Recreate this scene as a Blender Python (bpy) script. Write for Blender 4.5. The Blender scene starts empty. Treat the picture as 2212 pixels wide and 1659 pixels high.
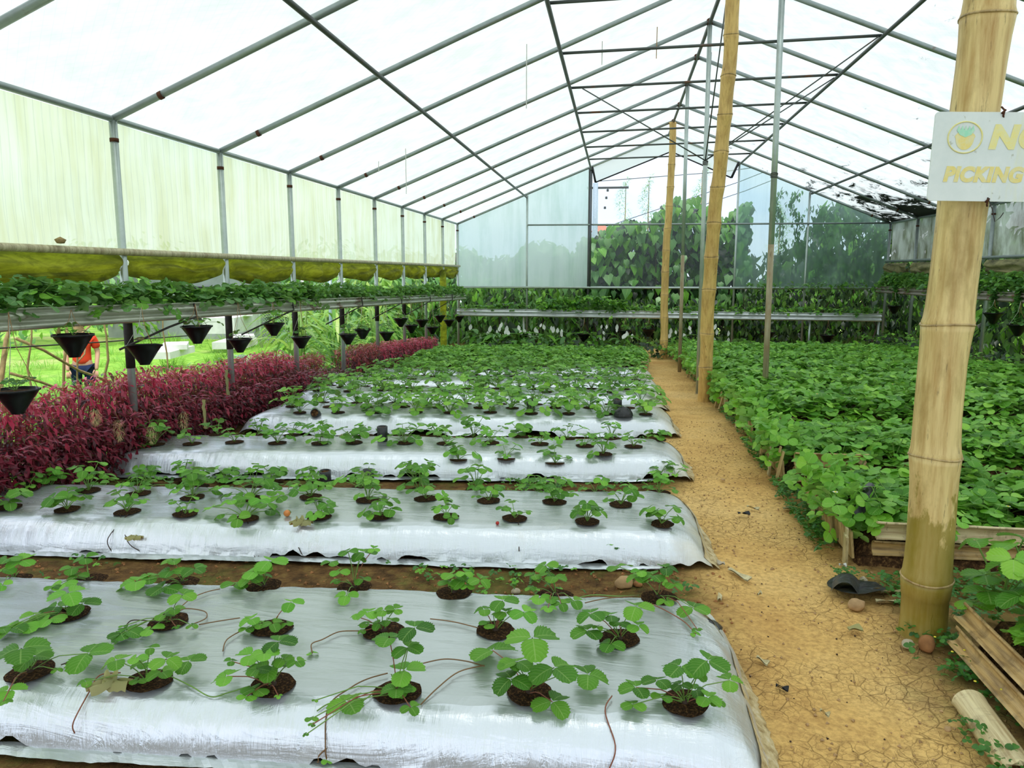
import bpy, bmesh, math, random
import numpy as np
from mathutils import Vector, Matrix, Euler
random.seed(7); np.random.seed(7)
rnd = random.uniform
scene = bpy.context.scene
COL = scene.collection

# ---------------------------------------------------------------- camera
cam_d = bpy.data.cameras.new('camera'); cam = bpy.data.objects.new('camera', cam_d); COL.objects.link(cam)
cam.location = (0, 0, 1.34)
cam.rotation_mode = 'QUATERNION'
YAW, PIT, ROL = .1386, .1472, .0017
cam.rotation_quaternion = (Matrix.Rotation(YAW, 3, 'Z') @ Matrix.Rotation(math.pi/2 - PIT, 3, 'X') @ Matrix.Rotation(ROL, 3, 'Z')).to_quaternion()
cam_d.sensor_width = 36; cam_d.lens = 36*1622.8/2212
cam_d.clip_start = .05; cam_d.clip_end = 500
scene.camera = cam

# ---------------------------------------------------------------- sky, sun, exposure
scene.view_settings.view_transform = 'Standard'
scene.view_settings.look = 'None'
scene.view_settings.exposure = 0.38
scene.view_settings.gamma = 1.0
scene.view_settings.use_curve_mapping = False
w = bpy.data.worlds.new('sky'); scene.world = w; w.use_nodes = True
nt = w.node_tree; nt.nodes.clear()
wo = nt.nodes.new('ShaderNodeOutputWorld'); bg = nt.nodes.new('ShaderNodeBackground')
tc = nt.nodes.new('ShaderNodeTexCoord'); mp = nt.nodes.new('ShaderNodeMapping'); mp.inputs['Scale'].default_value = (1, 1, 2.5)
nz = nt.nodes.new('ShaderNodeTexNoise'); nz.inputs['Scale'].default_value = 2.2; nz.inputs['Detail'].default_value = 5
cr = nt.nodes.new('ShaderNodeValToRGB')
cr.color_ramp.elements[0].position = .38; cr.color_ramp.elements[0].color = (.62, .76, .98, 1)
cr.color_ramp.elements[1].position = .62; cr.color_ramp.elements[1].color = (.97, .99, 1.0, 1)
nt.links.new(tc.outputs['Generated'], mp.inputs['Vector']); nt.links.new(mp.outputs[0], nz.inputs['Vector'])
nt.links.new(nz.outputs['Fac'], cr.inputs['Fac']); nt.links.new(cr.outputs[0], bg.inputs['Color'])
bg.inputs['Strength'].default_value = 1.30
nt.links.new(bg.outputs[0], wo.inputs['Surface'])
sd = bpy.data.lights.new('sun', 'SUN'); sd.energy = 2.2; sd.angle = math.radians(12); sd.color = (1, .97, .9)
sun = bpy.data.objects.new('sun', sd); COL.objects.link(sun)
sun.rotation_euler = (math.radians(14), math.radians(9), 0)
scene.cycles.max_bounces = 12; scene.cycles.transparent_max_bounces = 24
scene.cycles.diffuse_bounces = 5; scene.cycles.sample_clamp_indirect = 8

# ---------------------------------------------------------------- materials
MATS = {}
def lin(c):
    return tuple(((v/255)/12.92 if v/255 <= .04045 else ((v/255+.055)/1.055)**2.4) for v in c) + (1,)
class N:
    def __init__(s, name):
        s.m = bpy.data.materials.new(name); s.m.use_nodes = True; s.t = s.m.node_tree; s.t.nodes.clear()
        s.out = s.n('OutputMaterial'); MATS[name] = s.m
    def n(s, typ, **kw):
        nd = s.t.nodes.new('ShaderNode'+typ)
        for k, v in kw.items():
            if k in nd.inputs: s.set(nd, k, v)
            else: setattr(nd, k, v)
        return nd
    def set(s, nd, k, v):
        if hasattr(v, 'links') and hasattr(v, 'node'): s.t.links.new(v, nd.inputs[k])
        else: nd.inputs[k].default_value = v
    def ramp(s, fac, stops):
        r = s.n('ValToRGB'); s.t.links.new(fac, r.inputs['Fac']); e = r.color_ramp.elements
        while len(e) < len(stops): e.new(.5)
        for i, (p, c) in enumerate(stops): e[i].position = p; e[i].color = c if len(c) == 4 else c+(1,)
        return r.outputs['Color']
    def coord(s, which='Object', scale=(1, 1, 1), rot=(0, 0, 0)):
        c = s.n('TexCoord'); m = s.n('Mapping'); m.inputs['Scale'].default_value = scale; m.inputs['Rotation'].default_value = rot
        s.t.links.new(c.outputs[which], m.inputs['Vector']); return m.outputs[0]
    def noise(s, vec, scale, detail=4, rough=.5, dist=0):
        n = s.n('TexNoise'); s.t.links.new(vec, n.inputs['Vector'])
        n.inputs['Scale'].default_value = scale; n.inputs['Detail'].default_value = detail; n.inputs['Roughness'].default_value = rough; n.inputs['Distortion'].default_value = dist
        return n.outputs['Fac']
    def mix(s, f, a, b, blend='MIX'):
        m = s.n('Mix', data_type='RGBA', blend_type=blend)
        for i, v in ((0, f), (6, a), (7, b)):
            if hasattr(v, 'links') and hasattr(v, 'node'): s.t.links.new(v, m.inputs[i])
            else: m.inputs[i].default_value = v
        return m.outputs[2]
    def math(s, op, a, b=0, clamp=False):
        m = s.n('Math', operation=op, use_clamp=clamp)
        for i, v in ((0, a), (1, b)):
            if hasattr(v, 'links') and hasattr(v, 'node'): s.t.links.new(v, m.inputs[i])
            else: m.inputs[i].default_value = v
        return m.outputs[0]
    def sep(s, vec):
        x = s.n('SeparateXYZ'); s.t.links.new(vec, x.inputs[0]); return x.outputs
    def bump(s, h, strength=.3, dist=.01):
        b = s.n('Bump'); s.t.links.new(h, b.inputs['Height']); b.inputs['Strength'].default_value = strength; b.inputs['Distance'].default_value = dist
        return b.outputs[0]
    def prin(s, color, rough=.5, metal=0, spec=.5, normal=None):
        p = s.n('BsdfPrincipled')
        s.set(p, 'Base Color', color); s.set(p, 'Roughness', rough); s.set(p, 'Metallic', metal); s.set(p, 'Specular IOR Level', spec)
        if normal is not None: s.t.links.new(normal, p.inputs['Normal'])
        return p.outputs[0]
    def mixs(s, f, a, b):
        m = s.n('MixShader')
        if hasattr(f, 'links'): s.t.links.new(f, m.inputs[0])
        else: m.inputs[0].default_value = f
        s.t.links.new(a, m.inputs[1]); s.t.links.new(b, m.inputs[2]); return m.outputs[0]
    def done(s, sh): s.t.links.new(sh, s.out.inputs['Surface']); return s.m

def leaf_mat(name, cols, trans=.3, rough=.42, tcol=None, veins=True, spec=.5):
    a = N(name)
    oi = a.n('ObjectInfo'); ge = a.n('NewGeometry')
    r = a.math('FRACT', a.math('ADD', oi.outputs['Random'], ge.outputs['Random Per Island']))
    base = a.ramp(r, [(i/(len(cols)-1), lin(c)) for i, c in enumerate(cols)])
    nrm = None
    if veins:
        uv = a.n('UVMap'); x = a.sep(uv.outputs[0])
        au = a.math('ABSOLUTE', x[0])
        t = a.math('SINE', a.math('MULTIPLY', a.math('SUBTRACT', x[1], a.math('MULTIPLY', au, .45)), 38.0))
        mid = a.math('LESS_THAN', au, .05)
        f = a.math('MULTIPLY', a.math('MAXIMUM', a.math('MULTIPLY', a.math('POWER', a.math('MAXIMUM', t, 0.0), 8.0), .6), mid), .38)
        base = a.mix(f, base, lin((175, 205, 120)))
        nrm = a.bump(a.math('MULTIPLY', a.math('ADD', t, 0), -.5), .35, .002)
    back = a.mix(.45, base, lin((150, 180, 130)))
    col = a.mix(ge.outputs['Backfacing'], base, back)
    p = a.prin(col, rough, 0, spec, nrm)
    tr = a.n('BsdfTranslucent'); a.set(tr, 'Color', a.mix(.5, col, lin(tcol or (150, 205, 60))))
    return a.done(a.mixs(trans, p, tr.outputs[0]))

leaf_mat('leaf_green', [(44, 98, 22), (88, 146, 38), (62, 122, 28), (112, 170, 48), (72, 134, 32)], .24, .5, spec=.3)
leaf_mat('leaf_fresh', [(92, 164, 46), (130, 194, 66), (110, 180, 56)], .3, .5, spec=.3)
leaf_mat('leaf_bed', [(76, 140, 26), (122, 188, 46), (94, 160, 34), (150, 208, 62), (84, 150, 30)], .32)
leaf_mat('leaf_trough', [(40, 92, 34), (66, 126, 48), (52, 108, 40), (86, 148, 58)], .25)
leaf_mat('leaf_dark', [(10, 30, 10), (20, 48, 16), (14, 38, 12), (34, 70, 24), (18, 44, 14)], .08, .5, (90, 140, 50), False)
leaf_mat('leaf_vine', [(60, 112, 52), (92, 146, 78), (74, 128, 60), (128, 172, 110), (66, 118, 56)], .3, .45)
leaf_mat('leaf_lawn', [(96, 160, 40), (150, 200, 70), (120, 184, 60), (172, 212, 96), (84, 150, 48)], .4, .5, (190, 230, 80), False)
leaf_mat('leaf_ginger', [(96, 150, 50), (150, 196, 80), (70, 128, 46), (190, 215, 110)], .35, .4, (200, 230, 90), False)
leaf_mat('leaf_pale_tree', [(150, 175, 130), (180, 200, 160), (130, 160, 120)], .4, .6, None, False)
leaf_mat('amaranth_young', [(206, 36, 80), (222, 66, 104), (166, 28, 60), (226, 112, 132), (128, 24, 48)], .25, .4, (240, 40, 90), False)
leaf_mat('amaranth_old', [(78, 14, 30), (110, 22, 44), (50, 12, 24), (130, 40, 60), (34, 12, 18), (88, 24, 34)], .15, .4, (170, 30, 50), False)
leaf_mat('amaranth_mid', [(140, 24, 52), (110, 18, 42), (168, 40, 66), (86, 16, 34)], .2, .45, (190, 30, 60), False)
leaf_mat('amaranth_rust', [(150, 60, 60), (176, 80, 78), (128, 40, 52), (196, 110, 100)], .3, .45, (220, 80, 70), False)
leaf_mat('weed', [(40, 90, 32), (70, 130, 44), (56, 110, 40)], .25, .5, None, False)
leaf_mat('dry_leaf', [(150, 112, 62), (190, 158, 100), (120, 84, 48), (208, 176, 124)], .15, .8, (200, 160, 90), False, .1)
leaf_mat('tassel', [(236, 214, 156), (216, 188, 126), (244, 228, 180)], .2, .8, (220, 190, 120), False, .1)
leaf_mat('petal_blue', [(150, 180, 220), (176, 200, 232), (196, 190, 220)], .3, .6, (180, 200, 240), False)
leaf_mat('petal_white', [(240, 242, 236), (250, 250, 246)], .3, .5, (240, 245, 230), False)

def simple(name, c, rough=.6, metal=0, spec=.5, var=.12, scale=20, bump=0, stretch=(1, 1, 1)):
    a = N(name); v = a.coord('Object', stretch); n = a.noise(v, scale, 5, .6)
    l = lin(c); d = tuple(x*(1-var*2) for x in l[:3])+(1,)
    col = a.ramp(n, [(.3, d), (.7, l)])
    return a.done(a.prin(col, rough, metal, spec, a.bump(n, bump, .01) if bump else None))
simple('stem_green', (120, 160, 70), .5); simple('stem_brown', (130, 96, 60), .6); simple('stem_red', (150, 90, 66), .6)
simple('branch_dark', (60, 52, 38), .9); simple('stem_dark', (66, 48, 36), .8); simple('amaranth_stem', (140, 40, 60), .5)
simple('black_plastic', (11, 11, 13), .4, 0, .3, .1); simple('black_bag', (52, 54, 56), .34, 0, .5, .3, 30, .8)
simple('wire_dark', (50, 44, 40), .6); simple('string_white', (214, 214, 204), .7); simple('string_tan', (170, 130, 84), .8)
simple('rust', (96, 58, 38), .8, .2, .3, .3, 40); simple('post_dark_brown', (46, 38, 34), .7, 0, .3, .3, 30)
simple('stone', (196, 160, 116), .85, 0, .2, .2, 14, .5); simple('stone_brown', (176, 124, 80), .85, 0, .2, .25, 14, .5); simple('stone_pale', (205, 190, 165), .85, 0, .2, .2, 14, .5)
simple('white_block', (226, 226, 220), .8, 0, .2, .1, 6); simple('grey_wall', (168, 172, 174), .9, 0, .2, .1, 3)
simple('stake_wood', (170, 146, 100), .8, 0, .2, .25, 30, .3, (1, 1, .1)); simple('pole_blue', (150, 178, 176), .4, .3); simple('power_pole', (168, 184, 196), .6)
simple('skin', (206, 160, 130), .5, 0, .4, .03); simple('shirt_red', (236, 74, 44), .8, 0, .2, .1, 8); simple('jeans', (36, 50, 84), .85, 0, .2, .2, 30); simple('hair_black', (26, 20, 18), .5); simple('hat_orange', (206, 110, 40), .8); simple('shoe', (60, 50, 46), .7)
simple('berry_orange', (226, 140, 70), .35, 0, .5, .1); simple('berry_red', (190, 40, 30), .35); simple('yellow_dot', (236, 220, 60), .5)
simple('petal_yellow', (240, 190, 30), .6); simple('flag_dark', (32, 32, 34), .7); simple('roof_orange', (190, 120, 90), .8)

def metal(name, c, rust=.5, rough=.42, met=.55):
    a = N(name); v = a.coord('Object'); n = a.noise(v, 9, 6, .65); n2 = a.noise(v, 2.2, 4, .6)
    l = lin(c)
    base = a.ramp(n, [(.25, tuple(x*.72 for x in l[:3])+(1,)), (.75, l)])
    f = a.ramp(a.math('MULTIPLY', n2, a.math('ADD', n, .35)), [(rust, (0, 0, 0, 1)), (rust+.1, (1, 1, 1, 1))])
    col = a.mix(f, base, lin((112, 74, 50)))
    return a.done(a.prin(col, rough, met, .5, a.bump(n, .15, .003)))
metal('pipe_galv', (158, 168, 166), .58); metal('pipe_dark', (92, 96, 94), .52, .5, .4); metal('pipe_light', (190, 202, 196), .66, .35)
metal('gutter_steel', (200, 202, 184), .50, .32, .5); metal('gutter_bright', (228, 232, 232), .70, .22, .5); metal('gutter_rust', (170, 160, 150), .44, .5, .5)

def film(name, c, transp, trans, stain=None, rough=.35, streak=True, net=False, patches=False, tc=(1, 1, 1, 1)):
    """thin greenhouse sheeting: part clear, part light-diffusing"""
    a = N(name); v = a.coord('Object'); x = a.sep(v)
    l = lin(c); col = None
    vs = a.coord('Object', (3.5, 3.5, .35) if streak else (2.2, 2.2, .9)); n = a.noise(vs, 1.6, 5, .6, .4); n2 = a.noise(v, 1.3, 4, .6)
    if stain:
        col = a.mix(a.ramp(a.math('MULTIPLY', n, a.math('ADD', n2, .5)), [(.38, (0, 0, 0, 1)), (.68, (1, 1, 1, 1))]), l, lin(stain))
    else:
        col = a.ramp(n2, [(.3, tuple(q*.93 for q in l[:3])+(1,)), (.7, l)])
    if net:   # woven diamond net in the sheet
        d1 = a.math('ABSOLUTE', a.math('SINE', a.math('MULTIPLY', a.math('ADD', x[1], x[0]), 46.0)))
        d2 = a.math('ABSOLUTE', a.math('SINE', a.math('MULTIPLY', a.math('SUBTRACT', x[1], x[0]), 46.0)))
        g = a.math('LESS_THAN', a.math('MINIMUM', d1, d2), .10)
        col = a.mix(a.math('MULTIPLY', g, .22), col, lin((150, 160, 150)))
    tr = a.n('BsdfTranslucent'); a.set(tr, 'Color', col)
    df = a.prin(col, rough, 0, .25)
    tp = a.n('BsdfTransparent'); tp.inputs['Color'].default_value = tc
    sh = a.mixs(trans, df, tr.outputs[0]); sh = a.mixs(transp, sh, tp.outputs[0])
    if patches:   # black algae on the low part of the slope
        vp = a.coord('Object', (1.1, .55, 1.0)); pn = a.noise(vp, 2.6, 8, .75, .6)
        m1 = a.n('MapRange'); m1.inputs['From Min'].default_value = 2.9; m1.inputs['From Max'].default_value = 5.2; a.t.links.new(x[0], m1.inputs['Value'])
        m2 = a.n('MapRange'); m2.inputs['From Min'].default_value = 9.5; m2.inputs['From Max'].default_value = 14.5; a.t.links.new(x[1], m2.inputs['Value'])
        q = a.math('ADD', pn, a.math('MULTIPLY', a.math('MULTIPLY', m1.outputs[0], m2.outputs[0]), .26))
        f = a.ramp(q, [(.64, (0, 0, 0, 1)), (.71, (1, 1, 1, 1))])
        sh = a.mixs(f, sh, a.prin(lin((34, 36, 32)), .8))
    return a.done(sh)
film('film_roof', (196, 202, 197), .04, .88, (182, 189, 180), net=True)
film('film_roof_right', (196, 202, 200), .04, .88, (178, 184, 180), net=True, patches=True)
film('film_curtain', (248, 250, 234), .10, .90, (228, 228, 188), net=True)
film('film_back_left', (232, 250, 240), .15, .88, (208, 234, 218))
film('film_back_right', (176, 204, 192), .52, .80, (150, 182, 168), tc=(.80, .90, .86, 1))
film('film_clear', (235, 242, 250), .90, .8, tc=(.97, .98, 1, 1))
film('film_flap', (232, 236, 210), .35, .8)
film('film_right_wall', (206, 214, 206), .12, .8, (112, 116, 92), streak=False)

def cloth(name, c1, c2, c3, trans):
    a = N(name); v = a.coord('Object', (1, .6, 2)); n = a.noise(v, 5, 8, .7, .5); n2 = a.noise(v, 22, 5, .7)
    col = a.ramp(n, [(.32, lin(c3)), (.48, lin(c1)), (.64, lin(c2))])
    col = a.mix(a.math('MULTIPLY', n2, .3), col, lin(c3))
    tr = a.n('BsdfTranslucent'); a.set(tr, 'Color', a.mix(.5, col, lin(c2)))
    return a.done(a.mixs(trans, a.prin(col, .7, 0, .3, a.bump(n2, .3, .004)), tr.outputs[0]))
cloth('moss_cloth', (118, 124, 30), (190, 194, 52), (40, 40, 18), .42)
cloth('drab_cloth', (128, 124, 84), (168, 160, 112), (62, 60, 42), .2)

# silver mulch film
a = N('silver_mulch'); v = a.coord('Object', (.35, 1.6, 1.6)); wr = a.noise(v, 7, 6, .6, 1.2)
v2 = a.coord('Object'); dn = a.noise(v2, 2.0, 6, .65); fn = a.noise(v2, 60, 3, .6)
xs = a.sep(v2)
er = a.n('MapRange'); er.inputs['From Min'].default_value = .12; er.inputs['From Max'].default_value = .50; a.t.links.new(xs[0], er.inputs['Value'])
dirt = a.ramp(a.math('ADD', a.math('MULTIPLY', dn, .8), a.math('MULTIPLY', a.math('POWER', er.outputs[0], 1.5), .42)), [(.50, (0, 0, 0, 1)), (.78, (1, 1, 1, 1))])
dg = a.n('NewGeometry'); up = a.math('POWER', a.math('MAXIMUM', a.sep(dg.outputs['True Normal'])[2], 0.0), 10.0)   # top painted darker, skirts brighter, for the light they reflect
top_shade = a.math('MULTIPLY', up, a.math('ADD', .62, a.math('MULTIPLY', dn, .6)), True)
col = a.mix(top_shade, lin((228, 233, 240)), lin((178, 185, 182)))
col = a.mix(a.math('MULTIPLY', dirt, .75), col, lin((196, 184, 146)))
ge = a.n('NewGeometry'); nzz = a.sep(ge.outputs['True Normal'])[2]
side = a.math('SUBTRACT', 1.0, a.math('ABSOLUTE', nzz), True)
fold = a.noise(a.coord('Object', (15, 2.0, 1.5)), 1.6, 5, .7, 1.5); ray_ = a.noise(a.coord('Object', (2.2, 17, 4), (0, 0, .35)), 1.8, 5, .7, .8)
h = a.math('ADD', a.math('ADD', wr, a.math('MULTIPLY', fn, .05)), a.math('ADD', a.math('MULTIPLY', a.math('MULTIPLY', fold, side), 2.2), a.math('MULTIPLY', a.math('MULTIPLY', ray_, er.outputs[0]), 1.3)))
a.done(a.prin(col, a.math('ADD', .26, a.math('MULTIPLY', dirt, .25)), .62, .5, a.bump(h, .22, .03)))

a = N('dusty_hem'); v = a.coord('Object'); n = a.noise(v, 22, 6, .7)
a.done(a.prin(a.ramp(n, [(.35, lin((150, 124, 78))), (.55, lin((206, 186, 140))), (.75, lin((226, 220, 200)))]), .7, .1, .3, a.bump(n, .6, .01)))
# soils
a = N('path_soil'); v = a.coord('Object'); n1 = a.noise(v, 1.3, 6, .6); n2 = a.noise(v, 45, 6, .7); wp = a.noise(v, 6, 4, .6)
ad = a.n('VectorMath', operation='ADD'); a.t.links.new(v, ad.inputs[0])
cmb = a.n('CombineXYZ'); k = a.math('MULTIPLY', wp, .10)
for i in range(3): a.t.links.new(k, cmb.inputs[i])
a.t.links.new(cmb.outputs[0], ad.inputs[1])
def crack(scale, wdt):
    vo = a.n('TexVoronoi', feature='DISTANCE_TO_EDGE'); a.t.links.new(ad.outputs[0], vo.inputs['Vector']); vo.inputs['Scale'].default_value = scale
    return a.ramp(vo.outputs['Distance'], [(0, (0, 0, 0, 1)), (wdt, (1, 1, 1, 1))])
c1 = crack(15, .035); c2 = crack(33, .035)
msk = a.ramp(a.noise(v, 2.2, 3, .5), [(.40, (0, 0, 0, 1)), (.55, (1, 1, 1, 1))])
ck = a.mix(msk, (1, 1, 1, 1), a.mix(.5, c1, c2, 'MULTIPLY'))
ck = a.mix(.75, (1, 1, 1, 1), ck)
base = a.ramp(n1, [(.25, lin((194, 148, 84))), (.5, lin((228, 186, 114))), (.75, lin((238, 202, 136)))])
base = a.mix(a.ramp(n2, [(.35, (.5, .5, .5, 1)), (.6, (0, 0, 0, 1))]), base, lin((130, 90, 50)))
xx = a.sep(v)
m = a.n('MapRange'); a.t.links.new(a.math('ADD', xx[0], a.math('MULTIPLY', a.math('SUBTRACT', n1, .5), .5)), m.inputs['Value']); m.inputs['From Min'].default_value = .50; m.inputs['From Max'].default_value = .22
m3 = a.n('MapRange'); a.t.links.new(a.math('ADD', xx[0], a.math('MULTIPLY', a.math('SUBTRACT', n1, .5), .6)), m3.inputs['Value']); m3.inputs['From Min'].default_value = .98; m3.inputs['From Max'].default_value = 1.22
brown = a.ramp(a.noise(v, 14, 6, .7), [(.3, lin((58, 42, 26))), (.5, lin((104, 76, 44))), (.7, lin((134, 108, 62)))])
moss = a.ramp(a.noise(v, 3.2, 5, .7), [(.5, (0, 0, 0, 1)), (.6, (1, 1, 1, 1))])
brown = a.mix(a.math('MULTIPLY', moss, .6), brown, lin((92, 100, 44)))
base = a.mix(ck, a.mix(.7, base, lin((84, 52, 26))), base)
base = a.mix(a.math('MAXIMUM', m.outputs[0], a.math('MULTIPLY', m3.outputs[0], .8)), base, brown)
hh = a.math('ADD', a.math('MULTIPLY', ck, .6), a.math('MULTIPLY', n2, .5))
a.done(a.prin(base, .92, 0, .15, a.bump(hh, .75, .012)))
a = N('hole_soil'); v = a.coord('Object', (1, 1, 3)); n = a.noise(v, 7, 5, .75)
a.done(a.prin(a.ramp(n, [(.3, lin((22, 15, 10))), (.5, lin((56, 38, 24))), (.62, lin((112, 80, 48))), (.75, lin((180, 146, 98)))]), .95, 0, .1, a.bump(n, 1, .01)))
a = N('pot_soil'); v = a.coord('Object'); n = a.noise(v, 50, 5, .7)
a.done(a.prin(a.ramp(n, [(.3, lin((34, 24, 16))), (.5, lin((74, 52, 34))), (.64, lin((130, 98, 62))), (.75, lin((190, 160, 110)))]), .95, 0, .1, a.bump(n, 1, .01)))
a = N('lawn'); v = a.coord('Object'); n = a.noise(v, 6, 6, .7); n2 = a.noise(v, .5, 3, .5)
c = a.ramp(n, [(.3, lin((84, 140, 40))), (.7, lin((160, 200, 84)))])
a.done(a.prin(a.mix(a.ramp(n2, [(.5, (0, 0, 0, 1)), (.62, (.6, .6, .6, 1))]), c, lin((190, 180, 130))), .9, 0, .1, a.bump(n, .8, .03)))

# bamboo
def bamboo_mat(name, base, dark, blotch, green=None, gtop=0, st=(14, 14, .9)):
    a = N(name); v = a.coord('Object', st); n = a.noise(v, 2.5, 7, .65); v2 = a.coord('Object'); n2 = a.noise(a.coord('Object', (3, 3, 1)), 3.5, 6, .6)
    col = a.ramp(n, [(.28, lin(dark)), (.55, lin(base)), (.8, tuple(min(1, q*1.18) for q in lin(base)[:3])+(1,))])
    col = a.mix(a.ramp(n2, [(.50, (0, 0, 0, 1)), (.66, (.7, .7, .7, 1))]), col, lin(blotch))
    sp = a.noise(a.coord('Object', (22, 22, 3.0)), 2.0, 5, .7)
    col = a.mix(a.ramp(sp, [(.61, (0, 0, 0, 1)), (.70, (.8, .8, .8, 1))]), col, lin((84, 62, 34)))
    if green:
        z = a.sep(v2)[2]; q = a.math('ADD', a.math('MULTIPLY', z, -1.0), a.math('MULTIPLY', a.noise(a.coord('Object', (9, 9, 4)), 1.2, 5, .6), 1.15))
        f = a.ramp(q, [(max(0, .5-gtop), (0, 0, 0, 1)), (max(0, .5-gtop)+.06, (1, 1, 1, 1))])
        col = a.mix(a.math('MULTIPLY', f, a.math('ADD', .35, a.math('MULTIPLY', n2, .85)), True), col, lin(green))
    return a.done(a.prin(col, .45, 0, .4, a.bump(n, .25, .004)))
bamboo_mat('bamboo_near', (222, 196, 134), (178, 138, 74), (158, 128, 66), (134, 118, 24), .46)
bamboo_mat('bamboo_far', (218, 182, 110), (184, 142, 76), (176, 138, 80))
bamboo_mat('bamboo_pale', (206, 194, 150), (150, 126, 80), (120, 96, 60))
bamboo_mat('plank_pale', (220, 204, 160), (160, 130, 84), (110, 84, 52), st=(1.2, 26, 26))
bamboo_mat('plank_brown', (204, 172, 116), (104, 72, 38), (72, 50, 30), st=(1.6, 20, 20))
bamboo_mat('bamboo_weathered', (190, 164, 112), (122, 92, 54), (96, 74, 44))
bamboo_mat('rail_tan', (190, 182, 146), (130, 116, 84), (140, 120, 84))
bamboo_mat('pole_wood', (158, 148, 118), (120, 104, 72), (134, 104, 62))
a = N('sign_board'); v = a.coord('Object'); n = a.noise(v, 5, 6, .7); x = a.sep(v)
n4 = a.noise(a.coord('Object', (12, 1, 2)), 2, 5, .7)
g = a.ramp(a.math('ADD', a.math('MULTIPLY', x[0], 1.3), a.math('MULTIPLY', n4, .9)), [(.52, (0, 0, 0, 1)), (.85, (.75, .75, .75, 1))])
col = a.mix(g, a.ramp(n, [(.3, lin((214, 222, 218))), (.7, lin((232, 236, 232)))]), lin((226, 226, 170)))
spn = a.ramp(a.noise(v, 36, 3, .6), [(.66, (0, 0, 0, 1)), (.72, (.5, .5, .5, 1))])
a.done(a.prin(a.mix(spn, col, lin((150, 150, 110))), .35, 0, .5))
def flat(name, c):
    a = N(name); n = a.noise(a.coord('Object'), 40, 5, .7); l = lin(c)
    return a.done(a.prin(a.mix(a.ramp(n, [(.4, (0, 0, 0, 1)), (.7, (.6, .6, .6, 1))]), l, lin((226, 230, 205))), .4))
flat('print_yellow', (238, 226, 142)); flat('print_gold', (236, 216, 124)); flat('print_green', (160, 226, 190))

# ---------------------------------------------------------------- helpers
def tag(o, label=None, cat=None, group=None, kind=None):
    if label: o['label'] = label
    if cat: o['category'] = cat
    if group: o['group'] = group
    if kind: o['kind'] = kind
    return o
def empty(name, loc=(0, 0, 0), label=None, cat=None, group=None, kind=None, parent=None, rz=0):
    o = bpy.data.objects.new(name, None); COL.objects.link(o); o.location = loc; o.rotation_euler = (0, 0, rz); o.empty_display_size = .1
    if parent: o.parent = parent
    return tag(o, label, cat, group, kind)
def put(name, me, parent=None, loc=(0, 0, 0), rot=None, scale=None, mat=None):
    o = bpy.data.objects.new(name, me); COL.objects.link(o)
    if parent: o.parent = parent
    if mat is not None: o.matrix_local = mat
    else:
        o.location = loc
        if rot is not None: o.rotation_euler = rot
        if scale is not None: o.scale = (scale,)*3 if isinstance(scale, (int, float)) else scale
    return o
def np_mesh(name, V, T, mats, mi=None, uv=None, smooth=True):
    """triangle mesh from arrays; uv per vertex"""
    me = bpy.data.meshes.new(name); V = np.asarray(V, np.float32); T = np.asarray(T, np.int32)
    me.vertices.add(len(V)); me.vertices.foreach_set('co', V.ravel())
    me.loops.add(T.size); me.loops.foreach_set('vertex_index', T.ravel())
    me.polygons.add(len(T)); me.polygons.foreach_set('loop_start', np.arange(len(T), dtype=np.int32)*3)
    me.polygons.foreach_set('loop_total', np.full(len(T), 3, np.int32))
    if mi is not None: me.polygons.foreach_set('material_index', np.asarray(mi, np.int32))
    me.polygons.foreach_set('use_smooth', np.full(len(T), smooth))
    if uv is not None:
        l = me.uv_layers.new(name='uv'); l.data.foreach_set('uv', np.asarray(uv, np.float32)[T.ravel()].ravel())
    for m in mats: me.materials.append(MATS[m])
    me.update(); me.validate(); return me
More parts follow.
